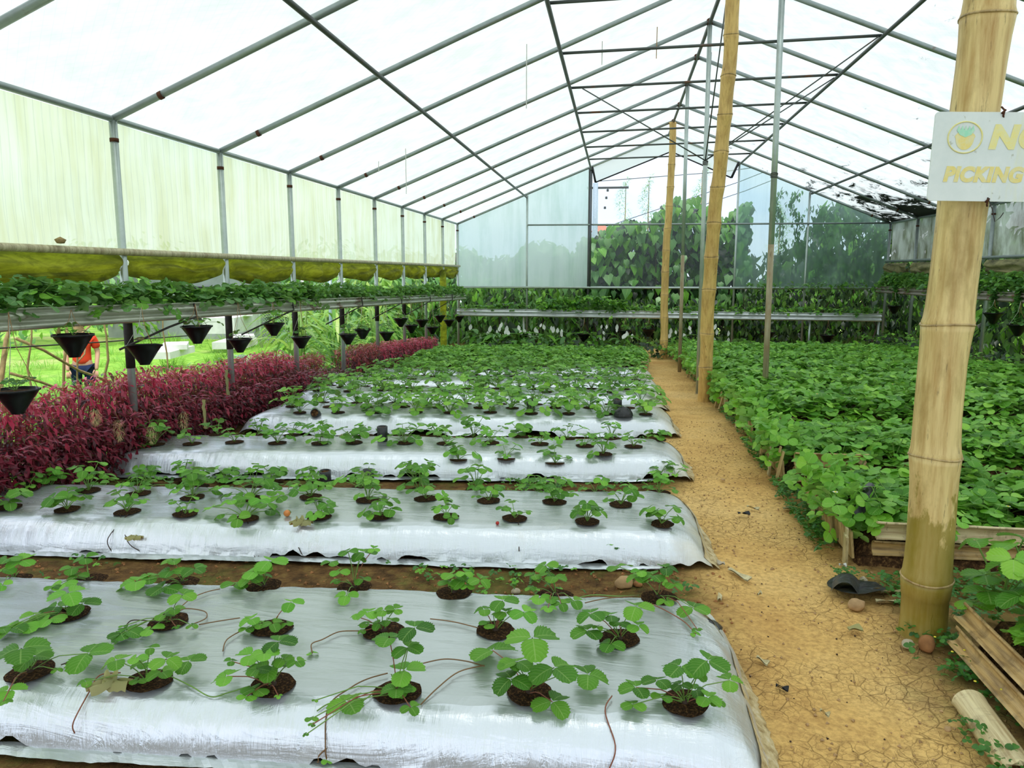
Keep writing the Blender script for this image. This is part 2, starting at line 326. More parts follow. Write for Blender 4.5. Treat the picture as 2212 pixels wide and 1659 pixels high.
class MB:
    def __init__(s): s.v = []; s.f = []; s.m = []; s.sm = []
    def add(s, vs, fs, m=0, smooth=True):
        k = len(s.v); s.v += [tuple(p) for p in vs]; s.f += [tuple(i+k for i in f) for f in fs]; s.m += [m]*len(fs); s.sm += [smooth]*len(fs)
    def box(s, c, d, m=0, rz=0, rot=None):
        R = rot or Matrix.Rotation(rz, 3, 'Z'); c = Vector(c)
        vs = [c+R@Vector((x*d[0]/2, y*d[1]/2, z*d[2]/2)) for x in (-1, 1) for y in (-1, 1) for z in (-1, 1)]
        s.add(vs, [(0, 1, 3, 2), (4, 6, 7, 5), (0, 4, 5, 1), (2, 3, 7, 6), (0, 2, 6, 4), (1, 5, 7, 3)], m, False)
    def tube(s, pts, r, seg=8, m=0, caps=True):
        pts = [Vector(p) for p in pts]; n = len(pts); rr = r if hasattr(r, '__len__') else [r]*n
        vs = []; up = None
        for i, p in enumerate(pts):
            t = (pts[min(i+1, n-1)]-pts[max(i-1, 0)]).normalized()
            if up is None: up = t.orthogonal().normalized()
            else:
                up = (up - t*up.dot(t)); up = up.normalized() if up.length > 1e-6 else t.orthogonal().normalized()
            b = t.cross(up)
            for j in range(seg):
                a = 2*math.pi*j/seg; vs.append(p+(up*math.cos(a)+b*math.sin(a))*rr[i])
        fs = [(i*seg+j, i*seg+(j+1) % seg, (i+1)*seg+(j+1) % seg, (i+1)*seg+j) for i in range(n-1) for j in range(seg)]
        if caps: fs += [tuple(range(seg))[::-1], tuple((n-1)*seg+j for j in range(seg))]
        s.add(vs, fs, m)
    def lathe(s, prof, c=(0, 0, 0), seg=16, m=0, jit=0):
        c = Vector(c); vs = []
        for r, z in prof:
            for j in range(seg):
                a = 2*math.pi*j/seg; q = 1+rnd(-jit, jit); vs.append(c+Vector((r*q*math.cos(a), r*q*math.sin(a), z)))
        n = len(prof)
        s.add(vs, [(i*seg+j, i*seg+(j+1) % seg, (i+1)*seg+(j+1) % seg, (i+1)*seg+j) for i in range(n-1) for j in range(seg)], m)
    def grid(s, P, m=0, smooth=True):
        h, w = len(P), len(P[0]); s.add([p for r in P for p in r], [(i*w+j, i*w+j+1, (i+1)*w+j+1, (i+1)*w+j) for i in range(h-1) for j in range(w-1)], m, smooth)
    def mesh(s, name, mats):
        me = bpy.data.meshes.new(name); me.from_pydata(s.v, [], s.f)
        for m in (mats if isinstance(mats, (list, tuple)) else [mats]): me.materials.append(MATS[m])
        me.polygons.foreach_set('material_index', s.m); me.polygons.foreach_set('use_smooth', s.sm); me.update(); return me
    def obj(s, name, mats, parent=None, **k): return put(name, s.mesh(name, mats), parent, **k)
def hnoise(x, y, s=1.0, seed=0):
    from mathutils import noise
    return noise.noise(Vector((x*s+seed*7.3, y*s-seed*3.1, seed*1.7)))
def zg(y): return -.26*min(max((y-7)/7.6, 0), 1)
def zout(x, y): 
    t = min(max((-3.9-x)/2.2, 0), 1); return zg(y)-.42*t*t*(3-2*t)

# leaf templates --------------------------------------------------------
def leaflet(st, teeth, cup, fold, wid=.56, L=.5, hw=None):
    """one leaflet along +Y from the origin; returns V, T, UV"""
    V = []; U = []; T = []
    for i in range(st+1):
        t = i/st; y = .03+t*(L-.03)
        wsh = max(0, 1-abs((t-.54)/.53)**2.4)**.5*(1 if t > .4 else .76+.6*t)
        if i == st: wsh = .30
        w2 = wid/2*max(wsh, .05)
        zz = -cup*t*t*L
        V.append((0, y, zz)); U.append((0, t))
        if teeth: ed = w2*(1.0 if i % 2 else .88); yo = .020 if i % 2 else -.008
        else: ed = w2; yo = 0
        for sg in (-1, 1):
            V.append((sg*w2*.55, y+.004, zz+fold*w2*.55)); U.append((sg*.55, t))
            V.append((sg*ed, y+yo+.012, zz+fold*ed*.8-.10*cup*abs(w2))); U.append((sg, t))
    for i in range(st):
        a, b = i*5, (i+1)*5
        T += [(a, a+3, b+3), (a, b+3, b), (a+3, a+4, b+4), (a+3, b+4, b+3), (a, b, b+1), (a, b+1, a+1), (a+1, b+1, b+2), (a+1, b+2, a+2)]
    return np.array(V), np.array(T), np.array(U)
def leaflet_lo(cup, fold, wid=.50, L=.5):
    V = []; U = []; T = []
    pr = [(.03, .05), (.25, .66), (.58, 1.0), (.86, .78), (1.0, .28)]
    for t, q in pr:
        y = t*L; z = -cup*t*t*L; w2 = wid/2*q
        V += [(0, y, z), (-w2, y, z+fold*w2), (w2, y, z+fold*w2)]; U += [(0, t), (-1, t), (1, t)]
    for i in range(len(pr)-1):
        a, b = i*3, (i+1)*3; T += [(a, a+2, b+2), (a, b+2, b), (a, b, b+1), (a, b+1, a+1)]
    return np.array(V), np.array(T), np.array(U)
def rz(a): c, s = math.cos(a), math.sin(a); return np.array([[c, -s, 0], [s, c, 0], [0, 0, 1.]])
def rx(a): c, s = math.cos(a), math.sin(a); return np.array([[1, 0, 0], [0, c, -s], [0, s, c]])
def join(parts):
    V = []; T = []; U = []; k = 0
    for v, t, u in parts: V.append(v); T.append(t+k); U.append(u); k += len(v)
    return np.vstack(V), np.vstack(T), np.vstack(U)
def trifoliate(fn, seed, spread=1.85):
    r = random.Random(seed); ps = []
    for a in (0, spread, -spread):
        v, t, u = fn(r.uniform(.05, .40), r.uniform(.05, .40))
        v = v*r.uniform(.92, 1.06) @ rx(r.uniform(-.12, .22)).T @ rz(a+r.uniform(-.12, .12)).T
        ps.append((v, t, u))
    return join(ps)
HI = [trifoliate(lambda c, f: leaflet(17, True, c, f), i, 1.72+.10*(i % 3)) for i in range(6)]
MID = [trifoliate(lambda c, f: leaflet(6, False, c, f), i+9) for i in range(4)]
LO = [trifoliate(lambda c, f: leaflet_lo(c, f), i+20) for i in range(3)]
def single_leaf(L, wid, cup=.3, fold=.3, n=4, heart=False):
    V = []; U = []; T = []
    for i in range(n+1):
        t = i/n; y = t*L; z = -cup*t*t*L
        q = math.sin(math.pi*(.04+.92*t)**(.55 if heart else .85)); w2 = wid/2*q
        V += [(0, y, z), (-w2, y-(.12*L*(1-t) if heart else 0), z+fold*w2), (w2, y-(.12*L*(1-t) if heart else 0), z+fold*w2)]; U += [(0, t), (-1, t), (1, t)]
    for i in range(n):
        a, b = i*3, (i+1)*3; T += [(a, a+2, b+2), (a, b+2, b), (a, b, b+1), (a, b+1, a+1)]
    return np.array(V, float), np.array(T), np.array(U, float)
def scatter(tmpls, P, S, yaw, tilt, roll=None, rngs=None):
    """tmpls list of (V,T,U); P (N,3) positions, S sizes; leaf +Y axis swung to yaw and pitched by tilt"""
    n = len(P); idx = np.random.randint(0, len(tmpls), n); Vs = []; Ts = []; Us = []; k = 0; owner = []
    if roll is None: roll = np.zeros(n)
    for ti, (v, t, u) in enumerate(tmpls):
        m = np.where(idx == ti)[0]
        if not len(m): continue
        cx, sx, cz, sz_, cy, sy = np.cos(tilt[m]), np.sin(tilt[m]), np.cos(yaw[m]), np.sin(yaw[m]), np.cos(roll[m]), np.sin(roll[m])
        x, y, z = v[:, 0][None], v[:, 1][None], v[:, 2][None]
        x1 = x*cy[:, None]+z*sy[:, None]; z1 = -x*sy[:, None]+z*cy[:, None]; y1 = y+0*x1
        y2 = y1*cx[:, None]-z1*sx[:, None]; z2 = y1*sx[:, None]+z1*cx[:, None]
        x3 = x1*cz[:, None]-y2*sz_[:, None]; y3 = x1*sz_[:, None]+y2*cz[:, None]
        W = np.stack([x3, y3, z2], -1)*S[m][:, None, None]+P[m][:, None, :]
        Vs.append(W.reshape(-1, 3)); Ts.append((t[None]+(np.arange(len(m))*len(v))[:, None, None]+k).reshape(-1, 3))
        Us.append(np.tile(u, (len(m), 1))); owner.append(np.repeat(m, len(t))); k += len(m)*len(v)
    return np.vstack(Vs), np.vstack(Ts), np.vstack(Us), np.concatenate(owner)
def U_(a, b, n): return np.random.uniform(a, b, n)
LEAF_ME = {}
def leaf_mesh(kind, mat):
    if (kind, mat) not in LEAF_ME:
        src = {'hi': HI, 'mid': MID}[kind]
        LEAF_ME[(kind, mat)] = [np_mesh('leaf', v, t, [mat], uv=u) for v, t, u in src]
    return random.choice(LEAF_ME[(kind, mat)])
def aim(pos, size, yaw, tilt):
    """matrix of a leaf whose blade normal leans by tilt toward yaw"""
    return Matrix.Translation(pos) @ Matrix.Rotation(yaw, 4, 'Z') @ Matrix.Rotation(tilt, 4, 'X') @ Matrix.Rotation(rnd(-.3, .3), 4, 'Z') @ Matrix.Scale(size, 4)

# ---- measured layout (world metres)
BED1 = [[3,[-2.354,2.538],[[-2.331,2.495,0.235,0.077],[-2.29,2.516,0.223,0.09],[-2.366,2.506,0.185,0.078],[-2.236,2.361,0.185,0.049]]],[3,[-2.025,2.536],[[-2.002,2.502,0.254,0.073],[-2.074,2.518,0.203,0.074],[-2.037,2.497,0.185,0.067],[-2.027,2.404,0.185,0.077],[-2.042,2.376,0.185,0.047]]],[3,[-1.64,2.55],[[-1.658,2.534,0.252,0.074],[-1.647,2.495,0.226,0.085],[-1.546,2.491,0.242,0.072],[-1.644,2.44,0.185,0.106],[-1.775,2.473,0.185,0.115],[-1.756,2.523,0.185,0.087]]],[3,[-1.308,2.558],[[-1.279,2.557,0.262,0.103],[-1.317,2.516,0.237,0.091],[-1.334,2.514,0.208,0.081],[-1.395,2.508,0.185,0.081],[-1.316,2.568,0.199,0.055]]],[3,[-0.962,2.588],[[-0.972,2.561,0.316,0.062],[-0.921,2.587,0.304,0.078],[-0.873,2.561,0.33,0.041],[-1.044,2.573,0.263,0.058],[-0.999,2.539,0.246,0.062],[-0.933,2.572,0.286,0.047],[-0.93,2.589,0.199,0.052],[-0.944,2.459,0.185,0.07],[-1.021,2.565,0.195,0.042]]],[3,[-0.579,2.604],[[-0.581,2.596,0.236,0.08],[-0.538,2.591,0.219,0.085],[-0.471,2.548,0.241,0.073],[-0.593,2.597,0.202,0.076],[-0.536,2.585,0.249,0.055],[-0.522,2.565,0.209,0.049]]],[3,[-0.207,2.67],[[-0.24,2.612,0.282,0.074],[-0.288,2.671,0.217,0.056],[-0.211,2.643,0.228,0.075],[-0.234,2.66,0.23,0.05],[-0.294,2.627,0.185,0.04],[-0.254,2.546,0.185,0.073],[-0.212,2.54,0.185,0.058],[-0.216,2.47,0.185,0.047],[-0.174,2.51,0.185,0.057],[-0.131,2.54,0.185,0.072]]],[3,[0.175,2.669],[[0.029,2.83,0.205,0.091],[0.096,2.671,0.235,0.076],[0.151,2.659,0.248,0.086],[0.197,2.673,0.272,0.076],[0.222,2.637,0.229,0.06],[0.105,2.665,0.259,0.055],[0.195,2.587,0.185,0.054],[0.284,2.542,0.185,0.092],[0.283,2.381,0.185,0.027]]],[2,[-1.852,2.216],[[-1.825,2.187,0.263,0.102],[-1.902,2.221,0.193,0.1],[-1.8,2.218,0.212,0.086],[-1.931,2.158,0.185,0.071],[-1.916,2.097,0.185,0.086],[-1.934,2.064,0.185,0.086],[-1.86,2.136,0.185,0.08],[-1.958,2.05,0.185,0.054]]],[2,[-1.485,2.22],[[-1.394,2.167,0.291,0.073],[-1.429,2.17,0.238,0.054],[-1.472,2.175,0.213,0.055],[-1.55,2.099,0.185,0.089],[-1.486,2.123,0.185,0.064],[-1.412,2.149,0.185,0.024],[-1.365,2.166,0.185,0.034],[-1.56,2.078,0.185,0.064],[-1.586,2.129,0.185,0.025]]],[2,[-1.116,2.221],[[-1.047,2.229,0.261,0.065],[-1.171,2.192,0.211,0.066],[-1.149,2.205,0.186,0.052],[-1.092,2.182,0.206,0.06],[-1.05,2.197,0.202,0.037],[-1.177,2.172,0.185,0.042]]],[2,[-0.742,2.255],[[-0.782,2.222,0.247,0.067],[-0.729,2.22,0.259,0.053],[-0.696,2.236,0.256,0.049],[-0.75,2.236,0.204,0.049],[-0.801,2.258,0.184,0.05],[-0.713,2.243,0.213,0.044],[-0.835,2.26,0.211,0.036],[-0.798,2.207,0.185,0.027]]],[2,[-0.376,2.312],[[-0.352,2.312,0.274,0.08],[-0.416,2.321,0.235,0.062],[-0.341,2.299,0.241,0.066],[-0.276,2.263,0.262,0.078],[-0.4,2.312,0.191,0.053],[-0.368,2.32,0.215,0.04]]],[2,[0.03,2.317],[[0.081,2.32,0.279,0.092],[-0.063,2.297,0.256,0.083],[0.0,2.307,0.25,0.061],[-0.071,2.272,0.209,0.09],[0.028,2.315,0.224,0.061],[0.087,2.297,0.225,0.065],[0.002,2.236,0.185,0.072],[-0.039,2.277,0.223,0.03]]],[1,[-1.705,1.866],[[-1.676,1.81,0.27,0.112],[-1.687,1.866,0.215,0.086],[-1.66,1.736,0.185,0.073],[-1.63,1.684,0.185,0.035],[-1.555,1.921,0.205,0.112],[-1.607,1.855,0.185,0.028]]],[1,[-1.332,1.876],[[-1.324,1.885,0.259,0.039],[-1.325,1.822,0.262,0.047],[-1.345,1.872,0.216,0.052],[-1.266,1.845,0.211,0.063],[-1.237,1.827,0.262,0.075],[-1.229,1.921,0.205,0.073],[-1.399,1.837,0.24,0.074],[-1.477,1.807,0.185,0.044],[-1.335,1.835,0.185,0.043]]],[1,[-0.958,1.895],[[-0.931,1.889,0.304,0.08],[-1.014,1.896,0.255,0.077],[-0.949,1.838,0.295,0.063],[-0.955,1.878,0.235,0.088],[-0.973,1.838,0.247,0.059],[-0.915,1.885,0.255,0.048],[-0.864,1.858,0.267,0.043],[-0.981,1.84,0.185,0.067],[-0.987,1.803,0.185,0.047],[-0.902,1.815,0.185,0.019],[-1.075,1.859,0.205,0.073],[-1.105,1.939,0.205,0.034]]],[1,[-0.592,1.91],[[-0.539,1.912,0.363,0.083],[-0.615,1.919,0.324,0.084],[-0.553,1.885,0.317,0.071],[-0.572,1.92,0.229,0.087],[-0.583,1.872,0.2,0.067],[-0.527,1.814,0.185,0.046],[-0.561,1.893,0.185,0.045],[-0.703,1.816,0.185,0.096],[-0.769,1.727,0.185,0.029],[-0.757,1.703,0.185,0.018],[-0.756,1.66,0.185,0.014],[-0.793,1.81,0.185,0.015]]],[1,[-0.222,1.963],[[-0.209,1.908,0.359,0.12],[-0.352,2.111,0.205,0.121],[-0.256,1.945,0.265,0.078],[-0.267,1.905,0.236,0.095],[-0.15,1.917,0.272,0.109],[-0.06,2.012,0.205,0.099],[-0.152,1.894,0.185,0.093],[-0.274,1.932,0.263,0.055],[-0.2,1.946,0.227,0.044]]],[1,[0.209,1.981],[[0.259,1.932,0.316,0.092],[0.188,1.924,0.299,0.084],[0.133,1.982,0.221,0.068],[0.075,1.964,0.205,0.078],[0.067,1.912,0.185,0.058],[0.192,1.943,0.235,0.048],[0.239,1.988,0.196,0.057],[0.337,2.038,0.205,0.07],[0.145,1.965,0.185,0.048],[0.265,1.947,0.201,0.063],[0.237,1.953,0.266,0.048],[0.293,1.958,0.185,0.037]]]]
BED2 = {"1":[[-3.03,3.28],[-2.71,3.29],[-2.39,3.3],[-2.08,3.3],[-1.76,3.29],[-1.42,3.37],[-1.12,3.4],[-0.8,3.43],[-0.47,3.47],[-0.12,3.46],[0.23,3.5]],"2":[[-3.16,3.56],[-2.81,3.58],[-2.52,3.58],[-2.19,3.55],[-1.88,3.58],[-1.58,3.65],[-1.26,3.63],[-0.97,3.7],[-0.64,3.72],[-0.3,3.74],[0.04,3.74]],"3":[[-3.16,3.73],[-2.9,3.8],[-2.59,3.77],[-2.3,3.79],[-1.98,3.82],[-1.69,3.87],[-1.39,3.9],[-1.07,3.94],[-0.75,3.96],[-0.42,4.02],[-0.1,4.06],[0.25,4.09]]}
BED3 = {"1":[[-3.07,4.4],[-2.77,4.41],[-2.48,4.43],[-2.17,4.46],[-1.9,4.5],[-1.59,4.57],[-1.29,4.63],[-1.01,4.71],[-0.7,4.75],[-0.38,4.77],[-0.07,4.87],[0.3,4.82]],"2":[[-3.14,4.68],[-2.89,4.72],[-2.61,4.78],[-2.31,4.81],[-2.02,4.85],[-1.79,4.9],[-1.44,4.95],[-1.16,4.99],[-0.85,5.04],[-0.51,5.06],[-0.2,5.07],[0.13,5.07]],"3":[[-2.88,5.04],[-2.58,5.08],[-2.33,5.09],[-2.1,5.12],[-1.8,5.17],[-1.53,5.21],[-1.28,5.24],[-1.02,5.27],[-0.67,5.29],[-0.34,5.32],[-0.02,5.35],[0.31,5.38]]}
RUN = [
 (0, [(-1.634,1.904),(-1.619,1.927),(-1.599,1.955)], 'stem_dark', 'short dark runner linking a far-left plantlet to its plant', []),
 (0, [(-1.270,1.895),(-1.190,1.860),(-1.114,1.833),(-1.070,1.847),(-1.017,1.877)], 'stem_green', 'pale runner arching between two front row plants on the left', []),
 (0, [(-1.433,1.895),(-1.485,1.872),(-1.475,1.811),(-1.480,1.759),(-1.479,1.704)], 'stem_red', 'reddish runner trailing off beside the curled dry leaf', []),
 (0, [(-0.818,2.234),(-0.881,2.220),(-0.916,2.162),(-0.938,2.130),(-0.913,2.075)], 'stem_brown', 'thin runner with a drooping tip in the middle of the nearest bed', [(-0.913,2.075)]),
 (0, [(-0.646,1.992),(-0.694,1.954),(-0.727,1.903),(-0.769,1.839),(-0.759,1.734),(-0.756,1.673)], 'stem_brown', 'long orange runner trailing over the front shoulder of the bed', [(-0.756,1.673)]),
 (0, [(-0.656,1.891),(-0.686,1.858),(-0.764,1.847),(-0.798,1.828)], 'stem_green', 'short green runner under a big two-lobed leaf', []),
 (0, [(-0.756,1.728),(-0.778,1.688),(-0.780,1.623),(-0.784,1.583)], 'stem_brown', 'bare runner hanging down the front face of the nearest bed', []),
 (0, [(-0.514,1.869),(-0.483,1.938),(-0.441,2.029),(-0.372,2.075)], 'stem_brown', 'brown runner from the front hole toward the biggest plant', []),
 (0, [(-0.557,2.062),(-0.499,2.095),(-0.432,2.092),(-0.371,2.071)], 'stem_brown', 'arching runner just behind the front row, ending at the biggest plant', []),
 (0, [(-0.608,2.352),(-0.526,2.342),(-0.433,2.309)], 'stem_brown', 'straw coloured runner between two middle row plants', []),
 (0, [(-1.496,2.273),(-1.506,2.387),(-1.483,2.452),(-1.447,2.488)], 'stem_brown', 'double brown runner rising to the back row on the left', []),
 (0, [(-1.388,2.198),(-1.366,2.248),(-1.400,2.298),(-1.481,2.309),(-1.484,2.253)], 'stem_brown', 'looped runner beside a middle row hole on the left', []),
 (0, [(-1.364,2.201),(-1.307,2.236),(-1.251,2.265)], 'stem_brown', 'thin wavy runner between two middle row holes on the left', []),
 (0, [(-0.173,2.717),(-0.074,2.654),(0.030,2.650),(0.103,2.679)], 'stem_green', 'green runner crossing the back row', []),
 (0, [(-0.092,2.572),(-0.021,2.618),(0.097,2.666)], 'stem_brown', 'straw runner in front of the back row near the path', []),
 (0, [(0.146,2.588),(0.193,2.543),(0.251,2.480),(0.282,2.412)], 'stem_red', 'red runner with sprouting tip nearest the path', [(0.282,2.412)]),
 (0, [(0.009,1.972),(-0.009,1.906),(0.020,1.845),(0.007,1.764),(-0.011,1.721)], 'stem_red', 'curly dry brown strand lying loose on the film between two front plants', []),
 (0, [(-1.593,2.143),(-1.606,2.193),(-1.572,2.203),(-1.491,2.199)], 'stem_dark', 'short dark runner over a middle row hole on the left', []),
 (0, [(-1.194,2.048),(-1.218,2.118),(-1.197,2.190)], 'stem_brown', 'faint curved runner near the left middle plantlet', []),
 (1, [(-2.354,3.258),(-2.376,3.125),(-2.364,2.987)], 'stem_dark', 'thin dark runner curving down the front of the second bed on the left', []),
 (1, [(-2.390,3.246),(-2.282,3.106),(-2.225,3.032)], 'stem_dark', 'runner ending in a dry leaf on the front of the second bed', []),
 (1, [(-1.741,3.271),(-1.672,3.010),(-1.644,2.857)], 'stem_dark', 'long dark runner slanting down the second bed front', []),
 (1, [(-1.457,3.162),(-1.431,3.015),(-1.371,2.897)], 'stem_dark', 'runner hooked below the crumpled dry leaf on the second bed', []),
 (1, [(-0.443,3.405),(-0.424,3.249)], 'stem_dark', 'short straight thread down the second bed front', []),
]

# ---------------------------------------------------------------- ground
FY = [4.852+1.3866*n for n in range(-8, 9)]          # frame stations; the back wall is the last
BACK = FY[-1]
EL, ER, RG = (-3.40, 2.36), (5.28, 2.315), (.942, 4.087)   # left eave, right eave, ridge (x, z)
def roof_z(x):
    if x < RG[0]: return EL[1]+(x-EL[0])/(RG[0]-EL[0])*(RG[1]-EL[1])
    return ER[1]+(ER[0]-x)/(ER[0]-RG[0])*(RG[1]-ER[1])
def ground(name, xs, ys, zf, mat):
    m = MB(); m.grid([[(x, y, zf(x, y)) for x in xs] for y in ys]); o = m.obj(name, mat); return tag(o, kind='structure')
xs = list(np.arange(-3.75, -.2, .12))+list(np.arange(-.2, 1.6, .03))+list(np.arange(1.6, 5.7, .2))
ys = list(np.arange(-3.5, 1.4, .25))+list(np.arange(1.4, 6, .035))+list(np.arange(6, 17.2, .12))
def zfloor(x, y):
    z = zg(y)+.010*hnoise(x, y, 1.6)+.005*hnoise(x, y, 9, 1)
    if .35 < x < 1.25: z += .004*hnoise(x, y, 26, 2)-.008*math.cos((x-.8)*5)
    return z-.012
fl = ground('floor', xs, ys, zfloor, 'path_soil')
tag(fl, 'cracked tan earth path with darker mossy soil between the beds')
lx = list(np.arange(-40, -12, 3))+list(np.arange(-12, -3.7, .35))+[-3.72]
lw = ground('ground', lx, list(np.arange(-4, 45, .6)), lambda x, y: zout(x, y)-.03+.03*hnoise(x, y, .8) if x > -12 else -.7, 'lawn')
tag(lw, 'bright grass and garden ground outside the open left side')
bk = ground('ground', list(np.arange(-3.9, 30, 1.1)), list(np.arange(17, 60, 2)), lambda x, y: -.3, 'lawn')
rt = ground('ground', [5.6, 8, 12, 30], [-4, 4, 10, 17.5], lambda x, y: -.3, 'lawn')

# ---------------------------------------------------------------- steel frame of the greenhouse
fr = empty('greenhouse_frame', (0, 0, 0), 'galvanised steel pipe frame of the whole greenhouse, posts, rafters and purlins', 'frame')
def pipe(name, pts, r, mat='pipe_galv', seg=10, parent=None, label=None):
    m = MB(); m.tube(pts, r, seg); o = m.obj(name, mat, parent or fr)
    if label: o['label'] = label
    return o
PUR = [(-1.921, 2.924), (-.59, 3.452), (2.337, 3.505), (3.766, 2.93)]
for i, y in enumerate(FY):
    last = i == len(FY)-1
    for s, (e, x0) in enumerate(((EL, EL[0]), (ER, ER[0]))):
        o = pipe('rafter', [(e[0], y, e[1]), ((e[0]+RG[0])/2, y, (e[1]+RG[1])/2+.012), (RG[0], y, RG[1])], .024)
        k = pipe('post', [(x0, y, zg(y)-.1), (x0, y, e[1]+.0)], .027, 'pipe_light' if s == 0 else 'pipe_galv')
        # rusty coupling collars
        m = MB(); m.tube([(x0, y, e[1]-.15), (x0, y, e[1]-.125)], .0295, 10); m.obj('collar', 'rust', k)
        if s == 0 and y < 13:
            m = MB(); m.tube([(x0, y, .70-.02*i*.2), (x0, y, 1.02)], .031, 10); m.obj('dark_band', 'post_dark_brown', k)  # darker brown stretch of the left post, just under gutter height
        m = MB(); q = .08; m.tube([(e[0]+(RG[0]-e[0])*q, y, e[1]+(RG[1]-e[1])*q), (e[0]+(RG[0]-e[0])*(q+.006), y, e[1]+(RG[1]-e[1])*(q+.006))], .027, 10); m.obj('collar', 'rust', o)
    if 7 < i < 16 :
        y2 = y+.03
        pipe('tie_bar', [(-.59, y2, 3.44), (2.337, y2, 3.49)], .014, 'pipe_dark', 8)
        m = MB(); m.lathe([(.0, -.035), (.034, -.035), (.034, .03), (0, .03)], (RG[0], y, RG[1]), 8); m.obj('collar', 'rust', fr)
for (x, z) in PUR: pipe('purlin', [(x, FY[0], z-.034), (x, BACK, z-.034)], .019, 'pipe_dark')
pipe('ridge_pipe', [(RG[0], FY[0], RG[1]-.02), (RG[0], BACK, RG[1]-.02)], .021, 'pipe_dark')
pipe('eave_pipe', [(EL[0], FY[0], EL[1]), (EL[0], BACK, EL[1])], .021)
pipe('eave_pipe', [(ER[0], FY[0], ER[1]), (ER[0], BACK, ER[1])], .021)
pipe('side_rail', [(-3.36, FY[0], 1.475), (-3.36, BACK, 1.475)], .024, 'rail_tan')
pipe('side_rail', [(5.24, FY[0], 1.545), (5.24, BACK, 1.57)], .024, 'pipe_galv')
J = Vector((.95, 9.01, 2.60))
for q in ((-.45, 9.0, 3.42), (2.30, 9.05, 3.46), (1.05, 9.75, 3.96), (.98, 7.9, 4.0), (2.3, 7.62, 3.47)): pipe('brace_rod', [J, q], .007, 'pipe_dark', 6)
# back wall framing
for x in (-1.91, -.62, 2.35, 3.73): pipe('wall_stud', [(x, BACK, -.35), (x, BACK, roof_z(x)-.02)], .022, 'pipe_light' if x != -.62 else 'pipe_dark')
pipe('wall_stud', [(-.58, BACK-.03, 1.03), (-.58, BACK-.03, roof_z(-.6)-.02)], .016, 'pipe_dark')
pipe('wall_girt', [(EL[0]+.06, BACK-.03, 1.03), (ER[0]-.1, BACK-.03, 1.04)], .024, 'pipe_light')
pipe('wall_girt', [(-1.9, BACK-.02, 2.325), (ER[0], BACK-.02, 2.315)], .018)

# ---------------------------------------------------------------- sheeting
def sheet(name, x0, x1, z0f, z1f, mat, parent=None, sag=.02, ny=150, nx=24, seed=0):
    P = []
    for j in range(ny+1):
        y = FY[0]+(BACK-FY[0])*j/ny; ph = ((y-FY[0])/1.3866) % 1; row = []
        for i in range(nx+1):
            t = i/nx; x = x0+(x1-x0)*t; z = z0f+(z1f-z0f)*t
            b = math.sin(math.pi*ph)*sag
            row.append((x, y, z+.032+b*.4+.008*hnoise(x*1.5, y, 2.2, seed)+.004*hnoise(x, y*3, 5, seed+1)))
        P.append(row)
    m = MB(); m.grid(P); return m.obj(name, mat, parent)
ce = empty('ceiling', kind='structure')
tag(sheet('roof_film', EL[0]-.08, RG[0], EL[1]-.03, RG[1], 'film_roof', ce), 'milky white netted sheeting over the left roof slope')
tag(sheet('roof_film', ER[0]+.08, RG[0], ER[1]-.03, RG[1], 'film_roof_right', ce, seed=5), 'white sheeting over the right roof slope with black algae low down')
def wallsheet(name, x, z0, z1, mat, parent, seed=0, amp=.012):
    P = [[(x+amp*(math.sin(y*9+hnoise(y, 0, 1, seed)*5)*.3+1.5*hnoise(y, z, 2.5, seed)), y, z) for z in np.linspace(z0, z1, 12)] for y in np.linspace(FY[0], BACK, 260)]
    m = MB(); m.grid(P); return m.obj(name, mat, parent)
wl = empty('wall_left', kind='structure'); tag(wallsheet('curtain_film', -3.45, 1.47, 2.35, 'film_curtain', wl), 'cream film of the left wall with greenish drip stains')
wr_ = empty('wall_right', kind='structure'); tag(wallsheet('wall_film', 5.33, 1.55, 2.3, 'film_right_wall', wr_, 3, .004), 'grey weathered film of the right wall with dark mould streaks')
wb = empty('wall_back', kind='structure')
def panel(name, xa, xb, zb, mat, label, dy=0.0, zt=None, seed=0):
    P = []; n = max(6, int((xb-xa)/.06))
    for i in range(n+1):
        x = xa+(xb-xa)*i/n; zt_ = (zt if zt else roof_z(x)); row = []
        for j in range(16):
            z = zb+(zt_-zb)*j/15; row.append((x, BACK+.03+dy+.010*hnoise(x, z, 2.5, seed)+.006*math.sin(x*14+z*2), z))
        P.append(row)
    m = MB(); m.grid(P); o = m.obj(name, mat, wb); o['label'] = label; return o
panel('film_panel', -3.40, -1.92, 1.05, 'film_back_left', 'pale green frosted film panel at the left end of the back wall', seed=1)
panel('film_panel', -1.90, -.62, 1.05, 'film_back_left', 'pale green frosted film panel beside the clear middle panel', seed=2)
panel('film_panel', -.60, 2.34, 1.05, 'film_clear', 'clear film panel in the middle of the back wall', seed=3)
panel('film_panel', 2.36, 3.72, 1.05, 'film_back_right', 'hazy film panel with creepers showing, right of the clear panel', seed=4)
panel('film_panel', 3.74, 5.27, 1.05, 'film_back_right', 'hazy film panel darkened by creepers at the right end of the back wall', seed=5)
